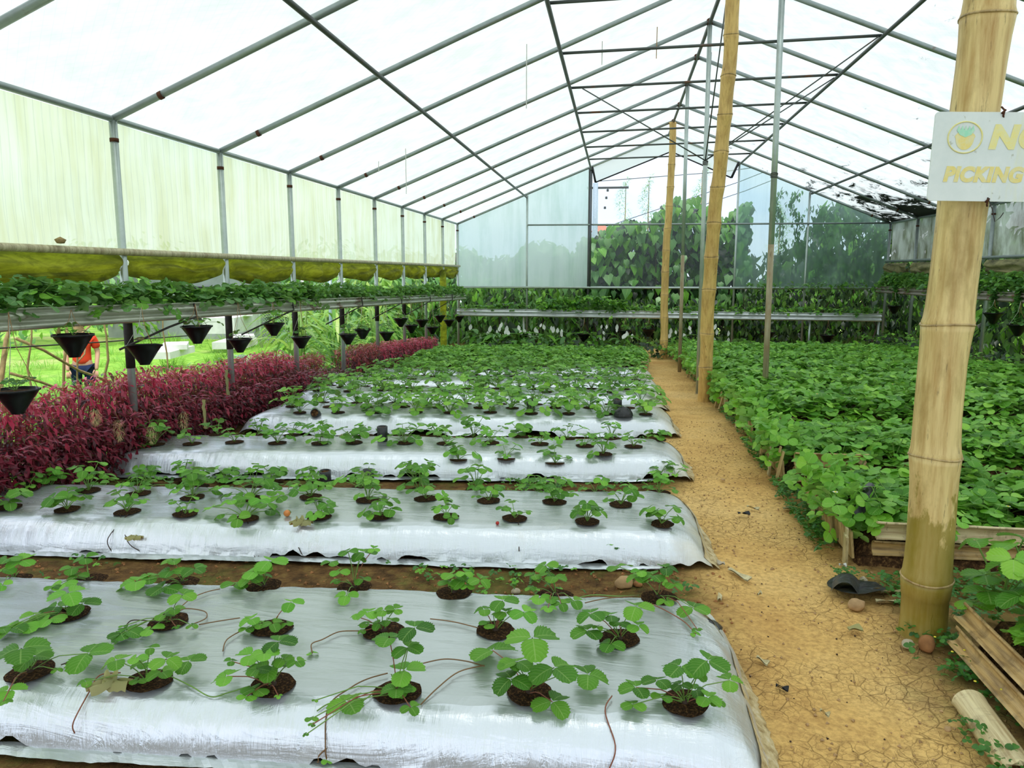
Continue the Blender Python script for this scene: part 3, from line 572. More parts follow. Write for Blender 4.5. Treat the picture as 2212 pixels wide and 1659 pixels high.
# flap of sheeting rolled down under the gable rafters
m = MB()
gl = [(-.57, roof_z(-.57)), (RG[0], RG[1]-.02), (2.33, roof_z(2.33))]; lo = [(-.50, 3.17), (1.0, 3.75), (2.20, 3.22)]
for a, b, c, d in ((gl[0], gl[1], lo[1], lo[0]), (gl[1], gl[2], lo[2], lo[1])):
    P = [[(a[0]*(1-t)*(1-s)+b[0]*t*(1-s)+d[0]*(1-t)*s+c[0]*t*s, BACK-.03, a[1]*(1-t)*(1-s)+b[1]*t*(1-s)+d[1]*(1-t)*s+c[1]*t*s) for s in (0, .5, 1)] for t in np.linspace(0, 1, 12)]
    m.grid(P)
fp = m.obj('gable_flap', 'film_flap', wb)
m = MB(); m.tube([(gl[0][0], BACK-.04, gl[0][1]), (lo[0][0], BACK-.04, lo[0][1])], .022, 6); m.tube([(x, BACK-.04, z) for x, z in lo], .014, 6); m.tube([(lo[2][0], BACK-.04, lo[2][1]), (gl[2][0], BACK-.04, gl[2][1])], .024, 6)
m.obj('flap_hem', 'flag_dark', fp)

# ---------------------------------------------------------------- rolled side curtains sagging between posts
def swag(x, y0, y1, zt, drop, seed, side):
    P = []; n = 40
    for i in range(n+1):
        t = i/n; y = y0+(y1-y0)*t; sg = math.sin(math.pi*t)**.6; row = []
        d = drop*(.78+.30*sg+.12*hnoise(y, 0, 2.2, seed))
        for j in range(15):
            s = j/14
            # folded bundle: belly outwards, with ripples that run along it
            bx = side*(.060*math.sin(math.pi*min(1, s*1.15))*(.55+.5*sg)+.042*math.sin(s*11+sg*4.0+t*5+hnoise(y, s, 2, seed)*6)*(.25+sg*.6)*math.sin(math.pi*s))
            row.append((x+bx, y, zt-d*s*(1+.05*math.sin(s*9+t*7))))
        if True:
            row += [(x-side*.02, y, zt-d*.97), (x-side*.03, y, zt-d*.5)]
        P.append(row)
    m = MB(); m.grid(P); return m
lc = empty('rolled_curtain', (-3.4, 10, 1.4), 'mossy yellow-green cloth curtain bunched under the left side rail', 'curtain')
for i in range(4, len(FY)-1):
    lc_o = swag(-3.42, FY[i]+.03, FY[i+1]-.03, 1.47, .22 if i > 8 else .19, i, 1).obj('curtain_swag', 'moss_cloth', lc); lc_o.location = (3.4, -10, -1.4)
m = MB(); P = [[(-3.36+.03*math.sin(y*14), y, z) for z in np.linspace(-.1, 1.4, 10)] for y in np.linspace(14.2, 14.75, 10)]; m.grid(P)
tag(m.obj('hanging_cloth', 'moss_cloth'), 'yellow-green cloth strip hanging to the ground near the back left corner', 'cloth')
rc = empty('rolled_curtain', (5.2, 10, 1.4), 'drab folded cloth curtain bunched under the right side rail', 'curtain')
for i in range(9, len(FY)-1):
    o = swag(5.20, FY[i]+.10, FY[i+1]-.10, 1.53, .24, i+30, -1).obj('curtain_swag', 'drab_cloth', rc); o.location = (-5.2, -10, -1.4)

# ---------------------------------------------------------------- ribbed steel gutters used as planters
def gutter(name, A, B, h, wdt, face, mat, label, lip=.0, seg=24, joint=None):
    """A,B = top edge of the visible face; face = unit vector pointing to the viewer side"""
    A = Vector(A); B = Vector(B); f = Vector(face); root = empty(name, A, label, 'planter')
    prof = [(-wdt, -h*.08), (-wdt, -h*.95), (-wdt*.5, -h), (-.012, -h), (.010, -h*.93), (.018, -h*.80), (.004, -h*.68), (-.022, -h*.60), (-.012, -h*.50), (.014, -h*.40), (.016, -h*.26), (-.014, -h*.16), (-.012, -h*.07), (.016, 0), (.006, .006)]
    cuts = [0, 1] if joint is None else [0, joint, 1]
    for q in range(len(cuts)-1):
        P = []
        for i in range(seg+1):
            t = cuts[q]+(cuts[q+1]-cuts[q])*i/seg; c = A.lerp(B, t)+Vector((0, 0, .006*hnoise(t*9, q, 2)-(0.006 if q else 0)))
            P.append([c+f*(a+(.008 if q == 0 else 0))+Vector((0, 0, b))-A for a, b in prof])
        m = MB(); m.grid(P); m.obj('gutter_sheet', mat, root)
    m = MB(); P = []
    for i in range(seg*3+1):
        t = i/(seg*3); c = A.lerp(B, t)-A
        P.append([c+f*(-wdt*u)+Vector((0, 0, -.03+.012*hnoise(t*60, u*5, 1))) for u in (0.08, .35, .65, .95)])
    m.grid(P); m.obj('potting_soil', 'pot_soil', root)
    return root
gl1 = gutter('gutter_planter', (-3.12, -1.0, 1.24), (-3.12, 15.4, .905), .115, .17, (1, 0, 0), 'gutter_steel', 'long grey ribbed steel gutter planter along the left side', joint=.484)
gl2 = gutter('gutter_planter', (-3.28, 15.28, .60), (5.02, 15.28, .57), .15, .17, (0, -1, 0), 'gutter_bright', 'shiny ribbed steel gutter planter across the back wall')
gl3 = gutter('gutter_planter', (4.97, 6.0, 1.10), (4.97, 15.5, 1.09), .12, .17, (-1, 0, 0), 'gutter_rust', 'rusty steel gutter planter along the right side')
for y in (5.2, 6.9, 8.9, 10.6, 12.3, 14):   # bracket wires holding the left gutter to the posts
    zt = 1.24-.0204*(y+1); m = MB()
    m.tube([(-3.10, y, zt), (-3.095, y+.02, zt-.10), (-3.15, y-.25, zt-.16), (-3.37, y-.5, zt-.30)], .008, 6)
    o = m.obj('bracket_wire', 'wire_dark', gl1); o.location = -gl1.location
for x in (-1.9, 3.73, 5.0):
    m = MB(); m.tube([(x, 15.35, -.26), (x, 15.35, .45)], .022, 8); o = m.obj('support_post', 'pipe_light', gl2); o.location = -gl2.location

# ---------------------------------------------------------------- bamboo props and steel poles
def bamboo(name, pts, rad, nodes, mat, label, ties=(), seg=28):
    """pts = centre line (base, top), node heights along it; each culm section between two nodes is a part"""
    a, b = Vector(pts[0]), Vector(pts[-1]); L = (b-a).length; d = (b-a)/L
    root = empty(name, a, label, 'post')
    def cen(s): 
        t = s/L; k = Vector((.018*math.sin(t*7+a.y), .01*math.sin(t*5), 0))*(1 if 0 < t < 1 else .3); return d*s+k
    cuts = [0]+[n for n in nodes if n < L]+[L]
    for i in range(len(cuts)-1):
        s0, s1 = cuts[i], cuts[i+1]; m = MB(); pr = []
        h = s1-s0
        for t, q in ((0, 1.05), (.008/h, 1.07), (.022/h, 1.02), (.06/h, .985), (.3, .965), (.7, .97), (1-.07/h, 1.0), (1-.025/h, 1.045), (1, 1.075)):
            if 0 <= t <= 1: pr.append((s0+h*t, q))
        vs = []; 
        for s, q in pr:
            c = cen(s)+Vector((.006*math.sin(i*2.3)*math.sin(math.pi*(s-s0)/h), .004*math.cos(i*1.7)*math.sin(math.pi*(s-s0)/h), 0)); rr = rad[0]+(rad[1]-rad[0])*s/L
            for j in range(seg):
                an = 2*math.pi*j/seg; vs.append(c+Vector((math.cos(an), math.sin(an), 0))*rr*q*(1+.012*math.sin(an*3+i)))
        n = len(pr); fs = [(u*seg+j, u*seg+(j+1) % seg, (u+1)*seg+(j+1) % seg, (u+1)*seg+j) for u in range(n-1) for j in range(seg)]
        fs.append(tuple((n-1)*seg+j for j in range(seg))); m.add(vs, fs); m.obj('culm_section', mat, root)
    for s in nodes:
        if s >= L: continue
        rr = rad[0]+(rad[1]-rad[0])*s/L; m = MB()
        ring = [cen(s)+Vector((math.cos(an), math.sin(an), 0))*rr*1.065+Vector((0, 0, .004*math.sin(an*2+s*9))) for an in np.linspace(0, 2*math.pi, 25)]
        m.tube(ring, .0045, 5, 0, False); m.obj('node_ring', 'bamboo_weathered', root)
    return root
bamboo('bamboo_post', [(1.172, 2.87, -.03), (1.225, 2.87, 3.94)], (.0835, .074), (.24, .71, 1.19, 1.70, 2.22, 2.85, 3.4), 'bamboo_near', 'thick weathered bamboo post at the path edge carrying the faded sign')
bamboo('bamboo_post', [(.958, 8.42, -.08), (.985, 7.55, 4.03)], (.072, .066), (.42, .80, 1.28, 1.62, 1.97, 2.32, 2.66, 3.0, 3.35, 3.7), 'bamboo_far', 'tan bamboo post halfway down the path, between the two path-side poles')
bamboo('bamboo_post', [(.88, 14.54, -.29), (.92, 14.54, 4.06)], (.076, .062), (.36, .80, 1.22, 1.65, 2.05, 2.45, 2.85, 3.2, 3.6), 'bamboo_far', 'farthest bamboo post at the end of the path under the ridge')
def pole(p0, p1, r, mat, label, low=None, ties=()):
    root = empty('support_pole', p0, label, 'pole'); p0 = Vector(p0); d = Vector(p1)-p0
    m = MB(); m.tube([d*(.42 if low else 0), d], r, 10); m.obj('pole_shaft', mat, root)
    if low: m = MB(); m.tube([Vector((0, 0, 0)), d*.425], r*1.01, 10); m.obj('pole_foot', low, root)
    for t in ties:
        for k in range(4):
            m = MB(); c = d*t+Vector((0, 0, .012*k)); m.tube([c+Vector((math.cos(a), math.sin(a), .1*math.sin(a+k)))*r*1.12 for a in np.linspace(0, 6.2832, 13)], .004, 4, 0, False); m.obj('wire_tie', 'wire_dark', root)
pole((1.465, 7.62, -.05), (1.435, 7.62, 3.86), .029, 'pipe_light', 'pole with brown wooden foot and wire tie right of the bamboo post', 'pole_wood', (.585,))
pole((.97, 9.06, -.1), (.945, 9.01, 4.05), .026, 'pipe_light', 'slim grey pole holding the brace rods behind the middle bamboo', None, (.64,))
pole((.975, 11.8, -.2), (.95, 11.78, 4.05), .028, 'pipe_light', 'slim pole with olive stained foot in front of the farthest bamboo', 'pole_wood')

# ---------------------------------------------------------------- sign
sg = empty('sign_board', (1.235, 2.765, 1.72), 'faded pale sign with yellow NO PICKING lettering and strawberry emblem', 'sign')
m = MB(); hw, hh, r_ = .212, .143, .012
out = []
for cx, cy, a0 in ((hw-r_, hh-r_, 0), (-hw+r_, hh-r_, 90), (-hw+r_, -hh+r_, 180), (hw-r_, -hh+r_, 270)):
    for k in range(5): a = math.radians(a0+k*22.5); out.append((cx+r_*math.cos(a), cy+r_*math.sin(a)))
n = len(out); vs = [(x, -.003, z) for x, z in out]+[(x, .003, z) for x, z in out]
m.add(vs, [tuple(range(n))[::-1], tuple(range(n, 2*n))]+[(i, (i+1) % n, (i+1) % n+n, i+n) for i in range(n)], 0, False)
m.obj('board', 'sign_board', sg)
sg.rotation_euler = (0, math.radians(1.2), math.radians(3))
def text(body, x, z, size, mat, name, shear=.18, off=.006, sx=1.0):
    c = bpy.data.curves.new(name, 'FONT'); c.body = body; c.size = size; c.shear = shear; c.offset = off*size*2; c.extrude = .0002; c.space_character = 1.08
    o = bpy.data.objects.new(name, c); COL.objects.link(o); o.parent = sg; o.location = (x, -.0042, z); o.rotation_euler = (math.pi/2, 0, 0); o.scale = (sx, 1, 1)
    c.materials.append(MATS[mat]); me = bpy.data.meshes.new_from_object(o.evaluated_get(bpy.context.evaluated_depsgraph_get())); q = put(name, me, sg, (x, -.0042, z), (math.pi/2, 0, 0), (sx, 1, 1)); bpy.data.objects.remove(o); return q
text('NO', -.036, .030, .100, 'print_yellow', 'lettering', sx=1.08, off=.030)
text('PICKING', -.168, -.078, .064, 'print_gold', 'lettering', sx=.94, off=.030)
m = MB(); ring = [( -.112+.054*math.cos(a), -.0035, .062+.050*math.sin(a)) for a in np.linspace(0, 6.2832, 37)]; m.tube(ring, .0028, 4, 0, False); m.obj('emblem_ring', 'print_yellow', sg)
m = MB(); out = []
for a in np.linspace(0, 6.2832, 25)[:-1]: rr = .030*(1-.22*math.sin(a) if math.sin(a) < 0 else 1); out.append((-.112+.034*math.cos(a)*(1 if math.sin(a) > 0 else .85), -.0040, .058+.036*math.sin(a)*(1.0 if math.sin(a) < 0 else .7)))
m.add(out, [tuple(range(len(out)))[::-1]], 0, False); m.obj('emblem_fruit', 'print_gold', sg)
m = MB(); out = []
for k in range(11):
    t = k/10; out.append((-.140+.056*t, -.0048, .080+(.020 if k % 2 else .004)))
out += [(-.094, -.0048, .070), (-.112, -.0048, .062), (-.130, -.0048, .070)]
m.add(out, [tuple(range(len(out)))[::-1]], 0, False); m.obj('emblem_leaf', 'print_green', sg)
for z, x in ((.142, .0), (-.142, -.02)):
    m = MB(); m.tube([(x, .012, z+.02), (x+.002, -.006, z+.006), (x, -.005, z-.012), (x+.004, .0, z-.016)], .003, 6); m.tube([(x-.006, -.006, z-.004), (x+.006, -.004, z+.008)], .0035, 6); m.obj('tie_wire', 'rust', sg)
m = MB(); m.tube([(-.02, -.006, -.13), (-.004, -.012, -.17), (.004, -.02, -.21), (.02, -.02, -.195), (.03, -.016, -.18)], .0016, 5); m.obj('tie_wire', 'wire_dark', sg)

# ---------------------------------------------------------------- mulched beds on the left of the path
BH = .155
BEDS = [ # front line (y at x=-3.2, y at x=.46), back line, left x, right x
 (1.66, 1.84, 2.52, 2.79, -3.9, .44), (3.06, 3.35, 3.78, 4.18, -3.75, .46), (4.42, 4.83, 5.12, 5.52, -3.36, .50),
 (5.76, 6.18, 6.52, 6.93, -3.12, .52), (6.98, 7.50, 7.68, 8.18, -3.25, .52), (8.10, 8.72, 8.85, 9.5, -3.30, .52), (9.2, 10.3, 9.72, 10.82, -3.28, .50)]
ORD = ['nearest', 'second', 'third', 'fourth', 'fifth', 'sixth', 'seventh']
def edge_y(b, x): 
    t = (x+3.2)/3.66; return b[0]+(b[1]-b[0])*t, b[2]+(b[3]-b[2])*t
bed_roots = []
def bed_z(i, x, y):
    b = BEDS[i]; y0, y1 = edge_y(b, x); dx = min(x-b[4], b[5]-x); dy0 = y-y0; dy1 = y1-y
    def f(d, w): d = min(max(d/w, 0), 1); return (1-(1-d)**2.6)**.62
    z = BH*f(dy0, .13)*f(dy1, .14)*f(b[5]-x, .34)*f(x-b[4], .22)
    k = min(1, z/BH)
    return zg(y)+z+k*(.010*math.sin(math.pi*min(max((y-y0)/(y1-y0), 0), 1))+.010*hnoise(x, y, 1.8, i))
for i, b in enumerate(BEDS):
    root = empty('mulched_bed', (0, (b[0]+b[2])/2, 0), 'silver plastic mulched strawberry bed, %s from the front' % ORD[i] if i else 'silver plastic mulched strawberry bed nearest the camera, first of the row', 'bed', 'silver mulched beds left of the path')
    bed_roots.append(root)
    nx = 230 if i < 3 else 120; m = MB(); P = []
    ts = [0, .004, .012, .025, .045, .07, .10, .14, .19]+list(np.linspace(.25, .75, 14))+[.81, .86, .90, .93, .955, .975, .99, 1]
    for t in ts:
        row = []
        for k in range(nx+1):
            s = k/nx; s = s if s < .85 else .85+(s-.85)
            x = b[4]+(b[5]-b[4])*(1-(1-s)**1.25)
            y0, y1 = edge_y(b, x)
            q = min(max((b[5]-x)/.30, 0), 1)
            sh = math.sqrt(1-(1-q)**2)         # rounded right end, more at the back corner
            y1s = y1-(y1-y0)*.42*(1-sh); y0s = y0+.02*(1-sh)
            wv = .012*hnoise(x, 0, 5, i)+.007*hnoise(x, 3, 16, i)
            y = y0s+wv+(y1s-y0s-wv)*t
            z = bed_z(i, x, y)
            d = min(t, 1-t)*(y1-y0)
            # crimped skirt: small folds that fan out on the side faces and right end
            if d < .16 or b[5]-x < .3:
                am = .008*(1-min(d/.16, 1))+.010*(1-min(max(b[5]-x, 0)/.3, 1))
                z += am*(math.sin(x*62+3*hnoise(x, y, 3, i)+y*25)*.5+hnoise(x*3, y*3, 5, i))*.7
            row.append((x, y, max(z, zg(y)-.012)))
        P.append(row)
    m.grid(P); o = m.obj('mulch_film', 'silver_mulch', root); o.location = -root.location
    if i < 3:   # hem lying on the soil, dusty along the path side
        m = MB(); P = []
        for k in range(200):
            x = b[4]+.1+(b[5]-.34-b[4])*k/199; tp = min(1, (b[5]-.2-x)/.3); y0, _ = edge_y(b, x); y0 += .012*hnoise(x, 0, 5, i)+.007*hnoise(x, 3, 16, i)
            P.append([(x, y0+.012, zg(y0)+.016), (x, y0-.008, zg(y0)+.012+.008*hnoise(x, 1, 30, i)), (x, y0-(.030+.010*hnoise(x, 2, 8, i))*tp, zg(y0)+.003+.006*abs(hnoise(x, 5, 22, i)))])
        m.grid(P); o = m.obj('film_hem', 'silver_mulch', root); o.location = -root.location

for i, b in enumerate(BEDS[:6]):   # crumpled, dusty hem around the path end of each bed
    root = bed_roots[i]; pl = []
    y0, y1 = edge_y(b, b[5]); yq = y1-(y1-y0)*.42
    for y in np.arange(y0+.03, yq-.02, .012): pl.append((b[5]-.012*max(0, 1-(y-y0)/.06), y, 1, 0))
    for k in range(1, 26):
        q = k/26*.9; x = b[5]-.30*q; sh = math.sqrt(1-(1-q)**2); ya, yb = edge_y(b, x); pl.append((x, yb-(yb-ya)*.42*(1-sh), .6, .8))
    m = MB(); P = []
    for k, (x, y, nx_, ny_) in enumerate(pl):
        w1 = .020+.016*hnoise(k*.13, i, 1, 3)+.010*hnoise(k*.6, i, 1, 4); g = zg(y)
        P.append([(x-.035*nx_, y-.035*ny_, bed_z(i, x-.035*nx_, y-.035*ny_)+.006+.004*hnoise(k*.4, 1, 1, i)), (x-.006*nx_, y-.006*ny_, g+.026+.010*hnoise(k*.5, 2, 1, i)), (x+.012*nx_, y+.012*ny_, g+.014+.010*abs(hnoise(k*.7, 3, 1, i))), (x+(w1+.01)*nx_, y+(w1+.01)*ny_, g-.004+.010*abs(hnoise(k*.9, 5, 1, i)))])
    m.grid(P); o = m.obj('dusty_hem', 'dusty_hem', root, loc=-root.location); o['label'] = 'tan dusty crumpled hem at the path end of the film'

SOILS = []
for q in range(3):
    m = MB(); P = [[(0, 0, -.004)]*25]; 
    for r in (.3, .6, .85, 1.0, 1.06):
        P.append([(r*(1+.03*math.sin(a*5+q)+.02*math.sin(a*9))*math.cos(a), r*(1+.03*math.sin(a*5+q)+.02*math.sin(a*9))*math.sin(a), (.05 if r < 1 else (.0 if r == 1.0 else -.05))+(.10*hnoise(r*math.cos(a), r*math.sin(a), 6, q) if r < .9 else 0)) for a in np.linspace(0, 2*math.pi, 25)])
    m.grid(P); SOILS.append(m.mesh('planting_hole', 'hole_soil'))
def hole(i, x, y, r=.056):
    root = bed_roots[i]; return put('planting_hole', random.choice(SOILS), root, (x-root.location.x, y-root.location.y, bed_z(i, x, y)+.005-root.location.z), (0, 0, rnd(0, 6)), (r*1.1, r, r*.10))

GRN = ['leaf_green', 'leaf_green', 'leaf_green', 'leaf_fresh']
def petiole(m, p0, p1, r=.0016, seg=5):
    p0 = Vector(p0); p1 = Vector(p1); mid = p0.lerp(p1, .5)+Vector((0, 0, (p1-p0).length*.12)); m.tube([p0, p0.lerp(mid, .6)+Vector((0, 0, .004)), mid, mid.lerp(p1, .6), p1], r, seg, 0, False)
def plant_from(i, row, x, y, leaves, label, group):
    z = bed_z(i, x, y); hole(i, x, y, .060)
    root = empty('strawberry_plant', (x, y, z), label, 'plant', group)
    m = MB(); mc = MB(); mc.lathe([(.0, -.004), (.013, 0), (.011, .012), (.004, .018)], (0, 0, 0), 7, 0, .2); mc.obj('crown', 'stem_dark', root)
    for lx_, ly, lz, sz in leaves:
        p = Vector((lx_-x, ly-y, lz-z)); lo = bed_z(i, lx_, ly)-z+.012
        if p.z < lo+.01: p.z = lo+.012
        far = math.hypot(p.x, p.y); yaw = math.atan2(p.y, p.x)-math.pi/2
        tl = -min(.6, far*1.8)*rnd(.5, 1.0) if p.z > .05 else rnd(-.15, .1)
        mat = random.choice(GRN); am = aim(p, sz*1.24, yaw, tl); o = put('leaf', leaf_mesh('hi', mat), root, mat=am)
        sm_ = MB(); petiole(sm_, (rnd(-.008, .008), rnd(-.008, .008), .004), p-Vector((0, 0, .001))); so = sm_.obj('leaf_stalk', random.choice(['stem_green', 'stem_green', 'stem_red']), o); so.matrix_parent_inverse = am.inverted()
    for k in range(3): a = rnd(0, 6.28); petiole(m, (0, 0, 0), (.03*math.cos(a), .03*math.sin(a), rnd(.02, .05)))
    m.obj('leaf_stalks', 'stem_green', root)
    return root
cnt = {}
ROWN = {1: 'front row', 2: 'middle row', 3: 'back row'}
NTH = ['first', 'second', 'third', 'fourth', 'fifth', 'sixth', 'seventh', 'eighth', 'ninth', 'tenth', 'eleventh', 'twelfth', 'thirteenth', 'fourteenth']
for r in (1, 2, 3):
    ps = sorted([p for p in BED1 if p[0] == r], key=lambda p: -p[1][0])
    for k, (row, (x, y), L) in enumerate(ps):
        plant_from(0, r, x, y, L, 'strawberry plant in nearest silver bed, %s, %s from the path' % (ROWN[r], NTH[k]), 'strawberry plants in the nearest silver bed')

# prototypes for the smaller plants
def proto(seed, nl, spread, height, size, kind, mat='leaf_green', lowf=.3):
    rr = random.Random(seed); L = []
    for k in range(nl):
        a = k*2.4+rr.uniform(-.5, .5); low = rr.random() < lowf
        r = rr.uniform(.35, 1.0)*spread*(1.25 if low else .8); h = rr.uniform(.012, .04) if low else rr.uniform(.45, 1)*height
        L.append((Vector((r*math.cos(a), r*math.sin(a), h)), size*rr.uniform(.7, 1.15), a-math.pi/2, -rr.uniform(.1, .7)*(r/spread)))
    m = MB()
    for p, s, yw, tl in L: petiole(m, (0, 0, .0), p, .0017, 4)
    return L, m.mesh('leaf_stalks', 'stem_green')
PR = [proto(s, n, sp, h, sz, 'mid') for s, n, sp, h, sz in ((1, 7, .09, .11, .078), (2, 9, .10, .12, .082), (3, 6, .075, .09, .07), (4, 10, .12, .10, .085), (5, 5, .07, .07, .065), (6, 8, .13, .08, .08), (7, 8, .08, .13, .075))]
def small_plant(name, loc, pr, scale, label, group, mats=GRN, kind='mid', squash=1.0, cat='plant'):
    L, st = pr; root = empty(name, loc, label, cat, group, rz=rnd(0, 6.28))
    for p, s, yw, tl in L:
        put('leaf', leaf_mesh(kind, random.choice(mats)), root, mat=aim(Vector((p.x*scale, p.y*scale, p.z*scale*squash)), s*scale, yw, tl))
    put('leaf_stalks', st, root, scale=(scale, scale, scale*squash)); return root
for bi, D in ((1, BED2), (2, BED3)):
    for r in ('1', '2', '3'):
        for k, (x, y) in enumerate(sorted(D[r], key=lambda p: -p[0])):
            hole(bi, x, y, .055)
            pr = PR[4] if rnd(0, 1) < .15 else random.choice(PR)
            small_plant('strawberry_plant', (x, y, bed_z(bi, x, y)+.004), pr, rnd(1.0, 1.45)*(1.0 if bi == 1 else 1.05), 'strawberry plant in %s silver bed from the front, %s, %s from the path' % (ORD[bi], ROWN[int(r)], NTH[k]), 'strawberry plants in the %s silver bed' % ORD[bi], kind='hi' if bi == 1 else 'mid')
# farther silver beds: leaves a few pixels each, so each plant is one foliage mesh with stalks
FOL = []
for q in range(8):
    L, st = proto(40+q, 9+q % 4, .12, .12, .085, 'mid'); P = np.array([p[0] for p in L]); S = np.array([p[1] for p in L])
    v, t, u, ow = scatter(MID, P, S, np.array([p[2] for p in L]), np.array([p[3] for p in L])); FOL.append((np_mesh('foliage', v, t, ['leaf_green'], uv=u), np_mesh('foliage', v, t, ['leaf_bed'], uv=u), st))
def far_plant(loc, sc, label, group, which=0):
    which = 1 if rnd(0, 1) < .6 else 0
    f = random.choice(FOL); root = empty('strawberry_plant', loc, label, 'plant', group, rz=rnd(0, 6.28)); o = put('foliage', f[which], root, scale=sc); put('leaf_stalks', f[2], root, scale=sc)
for bi in (3, 4, 5, 6):
    b = BEDS[bi]
    for r, t in enumerate((.22, .55, .86)):
        k = 0; x = .26-.16*(r % 2)
        while x > b[4]+.15:
            y0, y1 = edge_y(b, x); y = y0+(y1-y0)*t+rnd(-.02, .02); xx = x+rnd(-.03, .03)
            hole(bi, xx, y, .052)
            if rnd(0, 1) < .94: far_plant((xx, y, bed_z(bi, xx, y)+.004), rnd(1.1, 1.6), 'strawberry plant in %s silver bed from the front, %s, %s from the path' % (ORD[bi], ROWN[r+1], NTH[k] if k < 14 else 'last'), 'strawberry plants in the %s silver bed' % ORD[bi])
            x -= .325; k += 1

# runners creeping over the film
def runner(bi, pts, mat, label, tips=()):
    def on(x, y):
        y0 = edge_y(BEDS[bi], x)[0]
        return Vector((x, max(y, y0+.02), bed_z(bi, x, max(y, y0+.02))+.009)) if y > y0+.02 else Vector((x, y0+.005-.02*0, max(.02, bed_z(bi, x, y0+.03)-(y0+.02-y)*.6)))
    pts = [on(*p) for p in pts]; tips = [on(*p) for p in tips]; a = Vector(pts[0]); m = MB(); P = [p-a for p in pts]; r = .0020 if bi == 0 else .0022
    # smooth the polyline
    Q = []
    for i in range(len(P)-1):
        p0, p1, p2, p3 = P[max(i-1, 0)], P[i], P[i+1], P[min(i+2, len(P)-1)]
        for k in range(6):
            t = k/6; Q.append(.5*((2*p1)+(-p0+p2)*t+(2*p0-5*p1+4*p2-p3)*t*t+(-p0+3*p1-3*p2+p3)*t**3))
    Q.append(P[-1]); root = empty('strawberry_runner', a, label, 'runner', 'runners creeping over the silver beds')
    m.tube(Q, r, 5); m.obj('stolon', mat, root)
    for p in tips:
        put('leaf', leaf_mesh('hi', 'leaf_fresh'), root, mat=aim(Vector(p)-a, .035, rnd(0, 6), rnd(-.4, .4)))
for q in RUN: runner(*q)

# ---------------------------------------------------------------- dense beds: foliage that nobody could count
def canopy(name, x0, x1, yf0, yf1, yb0, yb1, zb, n, tm, size, mat, label, hvar=.05, parent=None):
    x = U_(x0, x1, n); t = np.random.rand(n); f = (x-x0)/(x1-x0); y = (yf0+(yf1-yf0)*f)*(1-t)+(yb0+(yb1-yb0)*f)*t
    bump = np.array([hnoise(a, b_, 3.2, 3)+.6*hnoise(a, b_, 8, 4) for a, b_ in zip(x, y)])
    edge = np.minimum(np.minimum(t, 1-t)*6, 1)*np.minimum(1, np.minimum(x-x0, x1-x)/.12+.35)
    lvl = np.random.rand(n)**.55
    g = np.array([zg(b_) for b_ in y]); z = g+zb*.55+(zb*.45+hvar*bump)*lvl*edge
    v, tt, u, ow = scatter(tm, np.stack([x, y, z], 1), size*U_(.65, 1.2, n), U_(0, 6.28, n), np.random.normal(0, .33, n)+.05, np.random.normal(0, .3, n))
    o = put(name, np_mesh(name, v, tt, [mat] if isinstance(mat, str) else mat, uv=u, mi=(None if isinstance(mat, str) else (np.random.rand(n)[ow]*len(mat)).astype(int))), parent)
    return tag(o, label, None if parent else 'plants', None, 'stuff')
def soil_bed(name, x0, x1, y0, y1, h, label):
    root = empty(name, (x0, y0, zg(y0)), label, 'bed', 'bamboo edged beds right of the path')
    m = MB(); P = []
    for j in range(13):
        y = y0+(y1-y0)*j/12; e = 0 if j in (0, 12) else 1
        P.append([(x-x0, y-y0, (h*e if 0 < k < 40 else 0)-.02*(1-e)+zg(y)-zg(y0)+.015*hnoise(x, y, 6)*e) for k, x in enumerate(np.linspace(x0, x1, 41))])
    m.grid(P); m.obj('soil', 'pot_soil', root); return root

# dense bed beyond the last silver bed
db = soil_bed('soil_bed', -3.1, .45, 11.1, 13.3, .1, 'leafy green strawberry bed behind the silver beds, left of the path')
db['group'] = 'beds behind the silver beds'
canopy('strawberry_foliage', -3.0, .48, 10.0, 11.0, 13.15, 13.35, .30, 5200, LO, .105, ['leaf_bed', 'leaf_green'], 'dense strawberry foliage filling the bed behind the silver beds', .04)
m = MB()
for k in range(3): m.box((.46, 11.0+.03*k, zg(11)+.08), (.012, .02, .30), 0)
m.box((.30, 11.02, zg(11)+.19), (.34, .02, .02), 0, rz=.1)
tag(m.obj('bed_edging', 'bamboo_pale'), 'pale slats edging the corner of the leafy bed by the path', 'edging')

